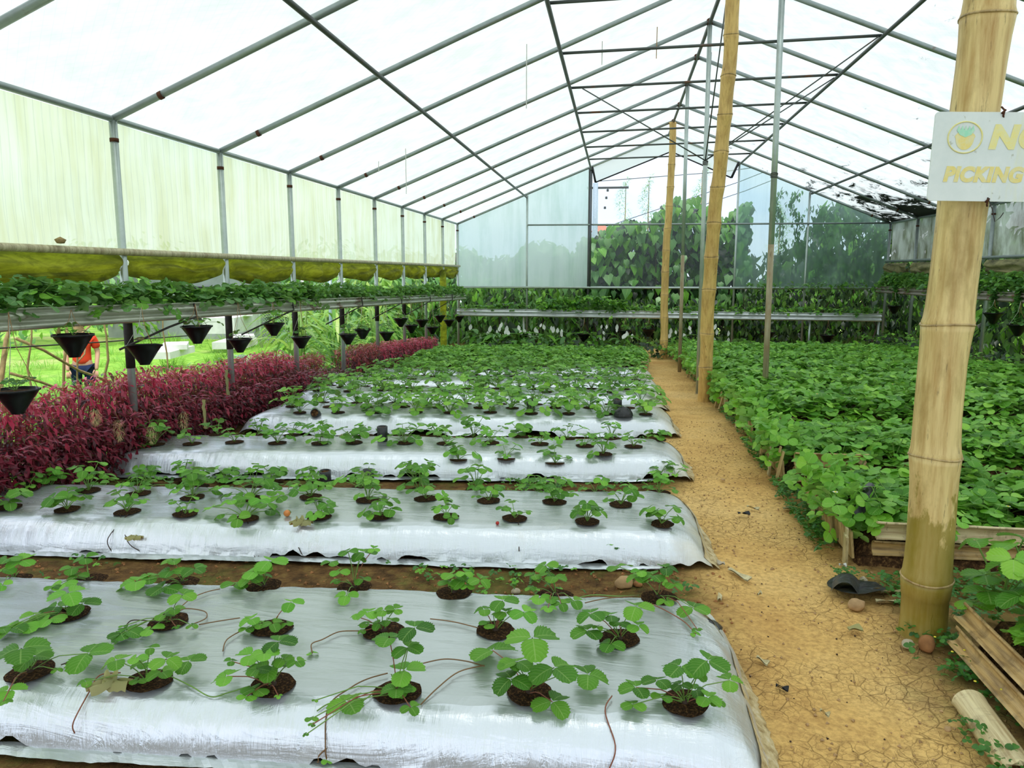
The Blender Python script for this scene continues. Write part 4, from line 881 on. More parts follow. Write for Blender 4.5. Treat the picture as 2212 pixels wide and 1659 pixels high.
# right-hand beds
RB = [(1.25, 1.15, 2.80, 'nearest'), (1.13, 3.52, 4.58, 'second'), (1.10, 4.86, 5.86, 'third'), (1.12, 6.12, 7.1, 'fourth'), (1.10, 7.35, 8.65, 'fifth'), (1.12, 8.95, 10.15, 'sixth'), (1.10, 10.45, 11.65, 'seventh'), (1.08, 11.95, 13.9, 'farthest')]
rb = [soil_bed('soil_bed', x, 4.75, y0, y1, .15, 'soil bed edged with split bamboo right of the path, %s from the front' % q if q not in ('nearest', 'farthest') else 'soil bed edged with split bamboo right of the path, %s' % q) for x, y0, y1, q in RB]
def split_bamboo(name, L, r, mat, th=.010, inner=True, seg=10, nodes=1):
    """half culm lying along +X, hollow side to -Y when inner"""
    m = MB(); P = []; Q = []
    n = 14
    for i in range(n+1):
        x = L*i/n; k = 1+.05*(abs(((i/n)*(nodes+1)) % 1-.5) > .46)
        e = .010*math.sin(i*5.1) if i in (0, n) else 0
        P.append([(x+e*math.cos(j*2.2), r*k*math.cos(a), r*k*math.sin(a)) for j, a in enumerate(np.linspace(-math.pi/2, math.pi/2, seg))])
        Q.append([(x+e*math.cos(j*2.2), (r*k-th)*math.cos(a), (r*k-th)*math.sin(a)) for j, a in enumerate(np.linspace(math.pi/2, -math.pi/2, seg))])
    ring = [p+q+[p[0]] for p, q in zip(P, Q)]; m.grid(ring)
    for i in (0, n):
        w_ = len(ring[0])-1; m.add(ring[i][:w_], [(j, j+1, w_-2-j, w_-1-j) for j in range(seg-1)])
    return m.mesh(name, mat)
def edging(root, x0, y0, x1, y1, z, r=.05, mat='bamboo_weathered', tilt=0, label=None, nodes=1):
    L = math.hypot(x1-x0, y1-y0); o = put('edging_plank', split_bamboo('edging_plank', L, r, mat, nodes=nodes), root)
    o.rotation_euler = (tilt, 0, math.atan2(y1-y0, x1-x0)); o.location = Vector((x0, y0, z))-root.location
    if label: o['label'] = label
    return o
edging(rb[1], 1.20, 3.50, 1.98, 3.50, .175, .042, 'plank_pale', .1); edging(rb[1], 2.0, 3.50, 3.2, 3.49, .160, .042, 'plank_pale', .05)
edging(rb[1], 1.20, 3.53, 2.3, 3.53, .08, .036, 'plank_brown', .15)
edging(rb[0], 1.235, 2.74, 1.225, 1.3, .150, .034, 'plank_brown', -.5, nodes=2); edging(rb[0], 1.20, 2.70, 1.195, 1.2, .075, .034, 'plank_brown', -.4)
edging(rb[2], 1.14, 4.85, 1.58, 4.86, .17, .045, 'plank_brown', .1); edging(rb[2], 1.14, 4.86, 1.6, 4.87, .07, .05, 'plank_brown', .1)
edging(rb[3], 1.12, 6.10, 1.42, 6.11, .16, .048, 'bamboo_pale'); edging(rb[4], 1.10, 7.33, 1.3, 7.33, .14, .045, 'bamboo_pale'); edging(rb[5], 1.12, 8.92, 1.34, 8.93, .07, .045, 'bamboo_pale')
for i, (x, y0, y1, q) in enumerate(RB[1:7], 1):
    for k, y in enumerate((y0+.02, y0+.30, y0+.62)):
        L = rnd(.16, .24); tl = rnd(-.25, .25); m = MB(); R = Matrix.Rotation(tl, 3, 'X') @ Matrix.Rotation(rnd(-.2, .2), 3, 'Y')
        m.box((0, 0, L/2-.02), (.012, rnd(.035, .06), L), 0, rot=R); m.box((0, 0, L-.01), (.010, .022, .04), 0, rot=R)
        o = m.obj('edging_stake', random.choice(['bamboo_weathered', 'bamboo_pale']), rb[i]); o.location = Vector((x-.05, y, zg(y)))-rb[i].location
    m = MB(); m.box((0, .45, .085), (.012, .85, .13), 0, rot=Matrix.Rotation(-.12, 3, 'Y')); o = m.obj('edging_plank', 'bamboo_weathered', rb[i]); o.location = Vector((x-.02, y0, zg(y0)))-rb[i].location
n_plants = 0
for i, lim in ((0, 3), (1, 3), (2, 3)):
    x0, y0, y1, q = RB[i]; rows = 5 if i == 0 else 4
    for r in range(rows):
        y = y0+.14+(y1-y0-.28)*r/(rows-1)
        if i == 0 and y < 1.7: continue
        x = x0+(.12 if i else .17)+.14*(r % 2)*(1 if i else .3); k = 0
        xmax = {0: 1.9, 1: 2.9, 2: 3.7}[i]
        while x < xmax:
            sc = rnd(1.15, 1.5)*(1.35 if i == 0 else 1)
            small_plant('strawberry_plant', (x+rnd(-.04, .04), y+rnd(-.04, .04), .15), random.choice([PR[1], PR[3], PR[5], PR[6], PR[0]]), sc, 'bushy strawberry plant in the %s bamboo edged bed, row %s, %s from the path' % (q, ['one', 'two', 'three', 'four', 'five'][r], NTH[k]) , 'strawberry plants in the %s bamboo edged bed' % q, ['leaf_bed', 'leaf_bed', 'leaf_green', 'leaf_fresh'], 'hi' if i == 0 else 'mid', 1.15)
            x += .27; k += 1; n_plants += 1
    canopy('strawberry_foliage', x0+.05, 4.7, y0+.05, y0+.05, y1-.05, y1-.05, .27, {0: 500, 1: 1500, 2: 1700}[i], MID, .115, ['leaf_bed', 'leaf_green'], 'lower leaves filling the %s bamboo edged bed' % q, .02)
for k, (x, y, s_) in enumerate(((1.37, 2.74, 1.75), (1.50, 2.60, 1.9), (1.36, 2.36, 1.6), (1.36, 2.02, 1.6))):
    small_plant('strawberry_plant', (x, y, .15), PR[(1, 3, 6, 1)[k]], s_, ['large leaved strawberry plant directly right of the near bamboo post', 'tall strawberry plant cut by the right picture edge beside the near bamboo post', 'strawberry plant leaning over the upper edging plank at the right edge', 'strawberry plant at the bottom right corner of the nearest edged bed'][k], 'strawberry plants in the nearest bamboo edged bed', ['leaf_bed', 'leaf_green'], 'hi', 1.2)
for i in range(3, 8):
    x0, y0, y1, q = RB[i]; n = int((y1-y0+.18)*3.7*430)
    canopy('strawberry_foliage', x0+.02, 4.75, y0-.08, y0-.08, y1+.10, y1+.10, .36, n, MID if i < 5 else LO, .125 if i < 6 else .12, ['leaf_bed', 'leaf_bed', 'leaf_green'], 'dense strawberry foliage covering the %s bamboo edged bed' % q, .05)
# loose sprays leaning over the path edge
for i in range(1, 8):
    x0, y0, y1, q = RB[i]; n = 120; y = U_(y0, y1, n); x = U_(x0-.13, x0+.1, n); z = np.array([zg(a) for a in y])+U_(.12, .34, n)
    v, t, u, ow = scatter(MID, np.stack([x, y, z], 1), .10*U_(.7, 1.2, n), U_(0, 6.28, n), np.random.normal(0, .5, n), np.random.normal(-.3, .4, n))
    if i < 3: z *= .8
    tag(put('overhanging_leaves', np_mesh('overhanging_leaves', v, t, ['leaf_bed'], uv=u), rb[i], loc=-rb[i].location), kind='stuff')

# small green weeds along the path edge and in the soil gaps
def weeds(name, xs_, ys_, n, size, h, label, mat='weed'):
    x = U_(xs_[0], xs_[1], n); y = U_(ys_[0], ys_[1], n); cl = np.array([hnoise(a, b_, 3.5, 8)+hnoise(a, b_, 9, 9)*.5 for a, b_ in zip(x, y)]); k = cl > np.random.uniform(-.35, .3, n)
    x, y = x[k], y[k]; n = len(x); z = np.array([zg(b_) for b_ in y])+U_(.0, h, n)+.004
    v, t, u, ow = scatter(LO, np.stack([x, y, z], 1), size*U_(.6, 1.3, n), U_(0, 6.28, n), np.random.normal(0, .35, n), np.random.normal(0, .3, n))
    return tag(put(name, np_mesh(name, v, t, [mat], uv=u)), label, 'weeds', None, 'stuff')
for k, (ya, yb, nn) in enumerate(((3.3, 4.6, 900), (4.6, 6.1, 900), (6.1, 9.0, 1100), (9.0, 13.5, 900))):
    weeds('clover', (.98+.02*k, 1.14), (ya, yb), nn, .030, .05, 'low clover fringe along the right path edge, %s stretch' % ['front', 'second', 'third', 'far'][k])
weeds('clover', (1.02, 1.25), (1.7, 2.85), 900, .034, .05, 'low clover around the foot of the near bamboo post')
weeds('clover', (1.15, 1.9), (2.95, 3.45), 700, .034, .04, 'low clover between the two nearest bamboo edged beds')
def gapweeds(i, n, label):
    b0, b1 = BEDS[i], BEDS[i+1]; x = U_(-3.2, .3, n); y = np.zeros(n)
    for k in range(n):
        a = edge_y(b0, x[k])[1]+.04; c = edge_y(b1, x[k])[0]-.04; y[k] = rnd(a+(c-a)*.3, c)
    cl = np.array([hnoise(a, 0, 1.6, 18)+hnoise(a, b_, 7, 19)*.6 for a, b_ in zip(x, y)]); k = cl > np.random.uniform(-.1, .5, n); x, y = x[k], y[k]; n = len(x); z = np.array([zg(b_) for b_ in y])+U_(.0, .03, n)
    v, t, u, ow = scatter(LO, np.stack([x, y, z], 1), .028*U_(.6, 1.4, n), U_(0, 6.28, n), np.random.normal(0, .35, n), np.random.normal(0, .3, n))
    tag(put('seedling_weeds', np_mesh('seedling_weeds', v, t, ['weed', 'leaf_fresh'], uv=u, mi=(np.random.rand(n)[ow] > .6).astype(int))), label, 'weeds', None, 'stuff')
gapweeds(0, 1100, 'tiny weeds on the soil strip behind the nearest silver bed'); gapweeds(1, 2600, 'weeds on the soil strip behind the second silver bed'); gapweeds(2, 1500, 'weeds on the soil strip behind the third silver bed')
# gravel, crumbs and straw
def crumbs(name, n, reg, s0, s1, mat, label):
    x = U_(reg[0], reg[1], n); y = U_(reg[2], reg[3], n); V0 = np.array([(1, 0, 0), (-.5, .8, 0), (-.4, -.9, 0), (0, 0, .8), (0.1, 0, -.5)]); T0 = np.array([(0, 1, 3), (1, 2, 3), (2, 0, 3), (1, 0, 4), (2, 1, 4), (0, 2, 4)])
    z = np.array([zfloor(a, b_) for a, b_ in zip(x, y)])+.002; v, t, u, ow = scatter([(V0, T0, np.zeros((5, 2)))], np.stack([x, y, z], 1), U_(s0, s1, n)**1.0, U_(0, 6.28, n), np.random.normal(0, .5, n))
    tag(put(name, np_mesh(name, v, t, [mat], smooth=False)), label, 'gravel', None, 'stuff')
crumbs('gravel', 700, (.42, 1.2, 1.7, 7), .003, .009, 'stone', 'small tan crumbs and pebbles on the earth path')
crumbs('gravel', 500, (-2.8, .5, 2.7, 3.4), .004, .013, 'stone_brown', 'brown crumbs on the soil strip behind the nearest bed')
crumbs('gravel', 120, (.42, 1.2, 1.7, 6), .002, .006, 'stem_dark', 'dark bits of litter on the earth path')

NUM = NTH+['fifteenth', 'sixteenth', 'seventeenth', 'eighteenth', 'nineteenth', 'twentieth', 'twenty-first', 'twenty-second']
# ---------------------------------------------------------------- red amaranth hedge outside the left posts
def lance(nn=2): return [single_leaf(1, .30, .4, .35, nn), single_leaf(1, .38, .25, .2, nn)]
LN = lance()
def bush_mesh(seed, h, mats, n=900, w=.24, d=.22):
    rs = np.random.RandomState(seed); z = h*rs.rand(n)**.7; a = rs.uniform(0, 6.28, n); r = rs.rand(n)**.45*(1.0-.25*np.abs(z/h-.55))
    x = d*r*np.cos(a); y = w*r*np.sin(a); z = z+.04*np.cos(x*12)*np.sin(y*10)
    v, t, u, ow = scatter(LN, np.stack([x, y, z], 1), rs.uniform(.035, .075, n), a-1.57+rs.uniform(-1.2, 1.2, n), rs.uniform(-1.1, .6, n), rs.uniform(-.5, .5, n))
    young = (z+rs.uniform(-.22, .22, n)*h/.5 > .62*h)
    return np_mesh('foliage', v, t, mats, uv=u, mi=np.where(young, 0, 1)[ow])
def bush_stems(seed, h):
    m = MB(); r = random.Random(seed)
    for k in range(12):
        x, y = r.uniform(-.14, .14), r.uniform(-.18, .18); m.tube([(x*.7, y*.8, -.02), (x, y, h*.5), (x*1.15+r.uniform(-.03, .03), y*1.1, h*.92)], [.005, .004, .002], 4, 0, False)
    return m.mesh('stems', 'amaranth_stem')
BU = {}
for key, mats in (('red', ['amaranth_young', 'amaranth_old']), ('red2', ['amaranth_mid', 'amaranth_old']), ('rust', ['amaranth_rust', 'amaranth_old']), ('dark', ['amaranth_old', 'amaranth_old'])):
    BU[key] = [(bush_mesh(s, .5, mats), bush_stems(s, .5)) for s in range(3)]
hedge_spec = []
y = 2.9
while y < 7.75:
    h = np.interp(y, [2.9, 3.8, 5.0, 5.8, 7.4, 7.8], [.58, .58, .60, .52, .50, .40]); hedge_spec.append((-3.56 if y < 6 else -3.58, y, h, 'red')); hedge_spec.append((-3.36, y+.14, h*.66, 'red2')); y += .30
hedge_spec += [(-3.62, 8.15, .40, 'rust'), (-3.58, 8.35, .42, 'rust'), (-3.5, 8.8, .20, 'dark'), (-3.5, 9.15, .18, 'dark')]
y = 9.5
while y < 13.7: hedge_spec.append((-3.50, y, .44-.02*(y-9.5), 'rust' if y < 10.2 else 'red')); y += .34
for k, (x, y, h, key) in enumerate(hedge_spec):
    f, st = random.choice(BU[key]); g = 'amaranth bushes of the long front hedge' if y < 7.9 else ('rusty amaranth bushes in the hedge gap' if y < 9.3 else 'amaranth bushes of the far hedge')
    cb = (g, key == 'red2'); cnt[cb] = cnt.get(cb, -1)+1; od = NUM[cnt[cb]]
    lb = {'amaranth bushes of the long front hedge': ('low dark amaranth bush on the bed side of the long hedge, %s from the front' if key == 'red2' else 'tall crimson amaranth bush of the long hedge under the left gutter, %s from the front') % od, 'rusty amaranth bushes in the hedge gap': '%s amaranth bush in the gap between the two hedges, %s from the front' % ('rusty pink' if key == 'rust' else 'small dark', od), 'amaranth bushes of the far hedge': 'crimson amaranth bush in the far hedge by the back left corner, %s from the front' % od}[g]
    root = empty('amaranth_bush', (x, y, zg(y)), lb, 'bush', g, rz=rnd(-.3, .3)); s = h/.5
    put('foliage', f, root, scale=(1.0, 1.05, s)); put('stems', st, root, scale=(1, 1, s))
def tassel(p, L, lab):
    root = empty('dried_flower_head', p, lab, 'dried flower', 'dried tassels on the red hedge'); n = 260; t = np.random.rand(n); a = U_(0, 6.28, n); r = .040*np.sin(np.pi*(.15+.8*t))*U_(.4, 1, n)
    v, tt, u, ow = scatter([single_leaf(1, .22, .2, .2, 1)], np.stack([r*np.cos(a), r*np.sin(a), -t*L], 1), U_(.012, .026, n), a-1.57, U_(-1.4, -.3, n))
    put('tassel', np_mesh('tassel', v, tt, ['tassel'], uv=u), root); m = MB(); m.tube([(0, 0, 0), (-.03, .01, .06), (-.08, .02, .10)], .002, 4); m.obj('stalk', 'stem_brown', root)
for (y, z, L, c) in ((4.18, .44, .13, 'lower left'), (4.50, .34, .12, 'middle'), (4.88, .36, .13, 'right, nearest the second bed'), (3.98, .54, .09, 'upper left')): tassel((-3.04, y, z), L, 'cream dried flower tassel hanging on the red hedge, %s' % c)
for (y, z, L) in ((5.15, .40, .22), (5.5, .58, .20)):
    m = MB(); P = [[(.02*math.sin(j*1.3)+.012*hnoise(i, j, .7), (j-2)*.012*(1-.5*i/8), -L*i/8) for j in range(5)] for i in range(9)]; m.grid(P)
    tag(m.obj('withered_leaf', 'dry_leaf', loc=(-3.04, y, z)), 'tan withered leaf hanging in the red hedge, %s' % ('lower one' if z < .5 else 'upper one'), 'dry leaf', 'withered leaves in the red hedge')

# ---------------------------------------------------------------- hanging pots
m = MB(); m.lathe([(.0, -.115), (.028, -.115), (.032, -.105), (.070, -.045), (.098, -.004), (.106, -.002), (.107, .008), (.100, .008), (.096, -.004), (.066, -.04)], (0, 0, 0), 10); POT = m.mesh('pot_shell', 'black_plastic')
m = MB(); m.lathe([(0, .002), (.05, .0), (.092, -.006)], (0, 0, 0), 12, 0, .1); PSO = m.mesh('pot_soil', 'pot_soil')
def hang_pot(x, y, z, ztop, r, label, group, dx=0, bare=False, tiltx=0):
    root = empty('hanging_pot', (x, y, z), label, 'pot', group, rz=rnd(0, 6)); root.rotation_euler[0] = tiltx; s = r/.106
    put('pot_shell', POT, root, scale=s); put('soil', PSO, root, scale=s)
    for k in range(3):
        a = k*2.094; m = MB(); m.tube([(.098*s*math.cos(a), .098*s*math.sin(a), 0), (.02*math.cos(a), .02*math.sin(a), (ztop-z)*.55), (0, 0, ztop-z)], .0018, 4); m.obj('hanger_string', 'string_tan' if k else 'string_white', root)
    L, st = random.choice(PR)
    if not bare:
        for p, sz, yw, tl in L: put('leaf', leaf_mesh('mid', random.choice(['leaf_trough', 'leaf_green'])), root, mat=aim(Vector((p.x*1.1, p.y*1.1, p.z*1.0-.005)), sz*1.0, yw, tl))
        put('leaf_stalks', st, root, scale=(1.1, 1.1, 1.0))
    else:
        put('leaf', leaf_mesh('mid', 'dry_leaf'), root, mat=aim(Vector((.02, 0, .05)), .07, 1, .3)); put('leaf', leaf_mesh('mid', 'leaf_green'), root, mat=aim(Vector((-.06, .02, .01)), .05, 1, .1))
WHO = ['first hanging pot from the front under the left gutter, strawberry leaves trailing over it', 'tilted black hanging pot with bare soil, second under the left gutter', 'third black hanging pot from the front, high under the left gutter', 'fourth black hanging pot from the front, low under the left gutter', 'fifth black hanging pot from the front, high beside a left post', 'sixth hanging pot from the front under the left gutter, with an upright stalk']
for k, (y, z, zt) in enumerate(((3.84, .985, 1.13), (4.47, .865, 1.12), (5.10, .945, 1.11), (5.72, .80, 1.10), (6.34, .885, 1.08), (6.92, .715, 1.07))):
    hang_pot(-3.03, y, z, zt, .112 if k < 2 else (.112 if k == 2 else .098), WHO[k], 'black hanging pots under the left gutter', bare=(k == 1), tiltx=(.16 if k == 1 else 0))
hang_pot(-3.03, 3.40, .74, 1.14, .11, 'hanging pot with yellow withered leaves cut off by the left picture edge', 'black hanging pots under the left gutter')
for k, (y, z) in enumerate(((8.20, .64), (8.7, .66), (9.65, .55), (10.32, .69), (10.87, .56), (11.5, .60), (12.16, .44), (12.7, .60), (13.39, .48), (14.3, .50))):
    hang_pot(-3.03, y, z, 1.24-.0204*(y+1)-.1, .105, 'dark hanging pot %s of those beyond the sixth under the left gutter' % NTH[k], 'far hanging pots under the left gutter')
for k, (x, z) in enumerate(((-1.87, .15), (-.65, .12), (.16, .20), (.62, .24), (2.9, .2), (4.0, .16))): hang_pot(x, 15.08, z, .46, .14, 'dark hanging pot below the back gutter, %s from the left' % NTH[k], 'hanging pots under the back gutter')
for k, (y, z) in enumerate(((14.29, .76), (12.4, .74), (10.69, .82), (10.04, .71))): hang_pot(4.9, y, z, 1.0, .125, 'black hanging pot under the right gutter, %s from the back' % NTH[k], 'hanging pots under the right gutter')

# ---------------------------------------------------------------- plants growing in the gutters
k = 0
yy = 3.05
while yy < 7.4:
    zt = 1.24-.0204*(yy+1)
    small_plant('strawberry_plant', (-3.20+rnd(-.02, .03), yy, zt-.02), random.choice([PR[1], PR[3], PR[5]]), rnd(1.35, 1.65), 'dark green strawberry plant in the left gutter planter, %s from the front' % (NTH[k] if k < 14 else ['fifteenth', 'sixteenth', 'seventeenth', 'eighteenth', 'nineteenth', 'twentieth'][min(k-14, 5)]), 'strawberry plants in the left gutter planter', ['leaf_trough', 'leaf_trough', 'leaf_green'], 'mid', .8)
    yy += .225; k += 1
def row_foliage(name, A, B, n, size, spread, h, mat, label, tm=LO, droop=0, parent=None):
    A = np.array(A); B = np.array(B); t = np.random.rand(n); P = A+(B-A)*t[:, None]; d = (B-A)/np.linalg.norm(B-A); side = np.array([-d[1], d[0], 0]); s = np.random.normal(0, .5, n)*spread
    P = P+side*s[:, None]; cl = np.array([1+.5*hnoise(a*9, 0, 1.3, 5) for a in t*np.linalg.norm(B-A)/9]); P[:, 2] += np.random.rand(n)**.8*h*cl-np.abs(s)*droop
    v, tt, u, ow = scatter(tm, P, size*U_(.6, 1.25, n), U_(0, 6.28, n), np.random.normal(0, .45, n), np.random.normal(0, .4, n))
    return tag(put(name, np_mesh(name, v, tt, [mat] if isinstance(mat, str) else mat, uv=u, mi=None if isinstance(mat, str) else (np.random.rand(n)[ow]*len(mat)).astype(int)), parent), label, 'plants', None, 'stuff')
row_foliage('trough_foliage', (-3.2, 2.6, 1.17), (-3.2, 7.6, 1.065), 1150, .090, .14, .16, ['leaf_trough', 'leaf_green'], 'strawberry leaves filling the front half of the left gutter planter', MID, .5)
row_foliage('trough_foliage', (-3.2, 7.4, 1.07), (-3.2, 15.3, .92), 1500, .095, .11, .14, ['leaf_trough', 'leaf_green'], 'strawberry leaves filling the far half of the left gutter planter', LO, .5)
row_foliage('trough_foliage', (-3.2, 15.33, .60), (5.0, 15.33, .57), 520, .12, .10, .11, ['leaf_trough', 'leaf_bed'], 'strawberry leaves in the back gutter planter', LO, .5)
row_foliage('trough_foliage', (-1.6, 15.28, .62), (.2, 15.28, .6), 420, .12, .13, .26, ['leaf_trough', 'leaf_bed'], 'fuller clump of leaves in the left part of the back gutter planter', LO, .8)
row_foliage('trough_foliage', (5.05, 6.5, 1.10), (5.05, 15.4, 1.09), 1900, .12, .13, .26, ['leaf_trough', 'leaf_green'], 'leafy plants trailing from the right gutter planter', LO, .7)
for yv, nn in ((14.3, 160), (10.7, 200), (10.1, 160), (12.5, 200)): row_foliage('trailing_vine', (4.92, yv, .62), (4.94, yv+.1, 1.12), nn, .09, .14, .05, 'leaf_trough', 'stems and leaves trailing down to the right hanging pots', LO)

# ---------------------------------------------------------------- garden outside the left wall
def blade(n=4, L=1, w=.035, bend=.8):
    V = []; U = []; T = []
    for i in range(n+1):
        t = i/n; y = L*math.sin(t*bend)/bend; z = -L*(1-math.cos(t*bend))/bend; ww = w*(1-t**2)+.002; V += [(-ww, y, z), (ww, y, z)]; U += [(-1, t), (1, t)]
    for i in range(n): a = i*2; T += [(a, a+1, a+3), (a, a+3, a+2)]
    return np.array(V), np.array(T), np.array(U, float)
BL = [blade(4, 1, .018, 1.1), blade(4, 1, .014, .7), blade(4, 1, .02, 1.5)]
def grass(name, xr, yr, n, size, mat, label, tuft=.16):
    nt_ = max(1, n//30); cx, cy = U_(*xr, nt_), U_(*yr, nt_); i = np.random.randint(0, nt_, n); a = U_(0, 6.28, n)
    x = cx[i]+tuft*np.random.rand(n)*np.cos(a); y = cy[i]+tuft*np.random.rand(n)*np.sin(a); z = np.array([zout(p, q) for p, q in zip(x, y)])-.02
    v, t, u, ow = scatter(BL, np.stack([x, y, z], 1), size*U_(.5, 1.2, n), a-1.57, U_(.7, 1.4, n))
    tag(put(name, np_mesh(name, v, t, [mat] if isinstance(mat, str) else mat, uv=u, mi=None if isinstance(mat, str) else (np.random.rand(n)[ow]*len(mat)).astype(int))), label, 'grass', None, 'stuff')
grass('long_grass', (-6.6, -4.5), (3.6, 8.4), 11000, .52, ['leaf_bed', 'leaf_bed', 'weed', 'leaf_lawn'], 'long green grass behind the red hedge at the far left')
grass('long_grass', (-7.4, -5.5), (7.6, 9.9), 8000, .55, ['leaf_lawn', 'leaf_lawn', 'leaf_bed'], 'tall arching bright grass behind the hedge, beside the hydrangeas', .22)
grass('long_grass', (-14, -6), (10, 24), 8000, .35, ['leaf_lawn', 'leaf_lawn'], 'bright short grass of the garden beyond the stake fence')
def gnarl(p0, p1, r, name, lab, grp, cat='stake', mat='stake_wood'):
    a = Vector(p0); b = Vector(p1)-a; m = MB(); r *= .62; P = [b*t+Vector((.03*math.sin(t*9+a.y*3), .03*math.cos(t*7+a.y), 0)) for t in (0, .2, .4, .6, .8, 1)]; m.tube(P, [r*1.1, r, r*.9, r, r*.8, r*.7], 7); o = m.obj(name, mat, loc=a); return tag(o, lab, cat, grp)
SF = 'rough garden stakes outside the left wall'
STK = [((-5.2, 6.04, -.3), (-5.25, 6.1, 1.0), .016, 'thin upright'), ((-5.2, 6.46, -.3), (-5.2, 6.46, 1.0), .022, 'pale knotty upright'), ((-5.25, 7.03, -.3), (-5.1, 6.92, .95), .020, 'leaning stake right of the child'), ((-5.1, 5.35, -.2), (-5.2, 5.9, 1.0), .035, 'forked thick'), ((-5.15, 5.3, .1), (-5.1, 5.6, .95), .018, 'twisted'), ((-5.3, 6.0, .75), (-5.0, 7.0, .15), .022, 'fallen slanting'), ((-5.1, 6.6, -.2), (-5.2, 6.55, .95), .015, 'slim short'), ((-5.3, 6.9, .8), (-5.0, 6.4, .5), .016, 'crossing'), ((-4.9, 7.6, -.3), (-4.9, 7.6, .95), .014, 'thin stake beside the first left post'), ((-5.3, 5.9, .45), (-5.0, 7.1, -.1), .020, 'low slanting')]
for p0, p1, r, d in STK: gnarl(p0, p1, r, 'wooden_stake', (d if 'stake' in d else d+' wooden stake')+' in the rough fence outside the left wall', SF)
m = MB(); m.tube([(-5.15, 3, .80), (-5.15, 5.4, .715), (-5.15, 6.9, .64), (-5.1, 8.5, .58)], .007, 5); tag(m.obj('fence_cable', 'wire_dark'), 'dark cable strung along the rough stake fence', 'cable')
m = MB(); m.tube([(-4.6, 11.7, -.5), (-4.6, 11.7, 1.3)], .035, 10); tag(m.obj('blue_post', 'pole_blue'), 'pale blue-green post standing outside beyond the hedge', 'post')
for k, (x, y, z, sx, sy, sz) in enumerate(((-9.4, 14.6, -.40, .7, 1.4, .14), (-8.9, 16.6, -.40, .7, 1.2, .16), (-10.2, 19.0, -.2, .8, 2.6, .4))):
    m = MB(); m.box((0, 0, sz/2), (sx, sy, sz), 0, rz=.2); m.box((.1, .2, sz+.05), (sx*.7, sy*.6, .10), 0, rz=.5); tag(m.obj('white_block', 'white_block', loc=(x, y, z)), ['pale stone slab in the garden behind the second hanging pot', 'white slab beside the tall grass, near the third hanging pot', 'long white low wall far behind the hydrangeas'][k], 'slab')
bld = empty('garden_building', (-13, 23, -.7), 'grey walled building far behind the garden on the left', 'building')
m = MB(); m.box((0, 0, 1.1), (5.5, 3, 2.2)); m.obj('wall', 'grey_wall', bld); m = MB(); m.box((0, 0, 2.3), (6, 3.6, .15)); m.obj('roof', 'white_block', bld)
m = MB(); m.box((.6, -1.52, 1.1), (.9, .06, 1.0)); m.obj('window', 'flag_dark', bld)
cf = empty('chain_link_fence', (-8.2, 16.5, -.4), 'chain-link fence with pale posts beyond the blue hydrangeas', 'fence')
for k in range(5): m = MB(); m.tube([(k*.9, k*.35, 0), (k*.9, k*.35, 1.6)], .035, 8); m.obj('fence_post', 'white_block' if k % 2 else 'pipe_light', cf)
m = MB()
for k in range(60):
    x = k*.06-.6
    for s in (1, -1):
        a, b = (x, x+1.2*s); a2, b2 = max(0, min(3.6, a)), max(0, min(3.6, b))
        if abs(a2-b2) > .05 : m.tube([(a2, a2*.389, .1+abs(a2-a)*1.15), (b2, b2*.389, 1.5-abs(b2-b)*1.15)], .004, 3, 0, False)
o = m.obj('wire_mesh', 'pipe_light', cf); o['kind'] = 'stuff'
# hydrangeas with pale blue flower heads
m = MB(); pts = []
for k in range(150):
    th = math.acos(1-2*(k+.5)/150); ph = 2.39996*k
    if th < 2.2: pts.append((math.sin(th)*math.cos(ph), math.sin(th)*math.sin(ph), math.cos(th)*.8))
pts = np.array(pts)*.085; v, t, u, ow = scatter([single_leaf(1, .9, .1, .2, 1)], pts, np.full(len(pts), .026), U_(0, 6.28, len(pts)), U_(-.5, .5, len(pts)), U_(-.5, .5, len(pts))); HEAD = np_mesh('flower_head', v, t, ['petal_blue'], uv=u)
BR = [single_leaf(1, .6, .3, .3, 2), single_leaf(1, .5, .5, .2, 2)]
def leafy(name, c, rad, n, size, mats, label, cat, group=None, tm=BR, trunk=None, tiltm=.0, parts=0):
    a = U_(0, 6.28, n); ph = np.arccos(U_(-.55, 1, n)); r = np.random.rand(n)**.28; P = np.stack([rad[0]*r*np.sin(ph)*np.cos(a), rad[1]*r*np.sin(ph)*np.sin(a), rad[2]*r*np.cos(ph)], 1)
    P += np.array([[hnoise(p[0], p[2], 1.6, 3)*.25*rad[0], 0, hnoise(p[1], p[0], 1.6, 7)*.25*rad[2]] for p in P])
    root = empty(name, (c[0], c[1], c[2]-rad[2]*.6), label, cat, group); off = Vector((0, 0, rad[2]*.6))
    v, t, u, ow = scatter(tm, P, size*U_(.6, 1.3, n), a-1.57+U_(-.8, .8, n), U_(-1.2, .3, n)+tiltm, U_(-.4, .4, n))
    o = put('foliage', np_mesh('foliage', v, t, mats, uv=u, mi=(np.random.rand(n)[ow]*len(mats)).astype(int)), root, loc=off)
    m = MB()
    for k in range(4): m.tube([(rnd(-.1, .1)*rad[0], 0, -rad[2]*.2), (rnd(-.4, .4)*rad[0], rnd(-.3, .3)*rad[1], rad[2]*.6), (rnd(-.6, .6)*rad[0], rnd(-.5, .5)*rad[1], rad[2]*1.2)], [.03*rad[2], .02*rad[2], .008*rad[2]], 5, 0, False)
    m.obj('branches', 'stake_wood', root)['kind'] = 'stuff'; return root
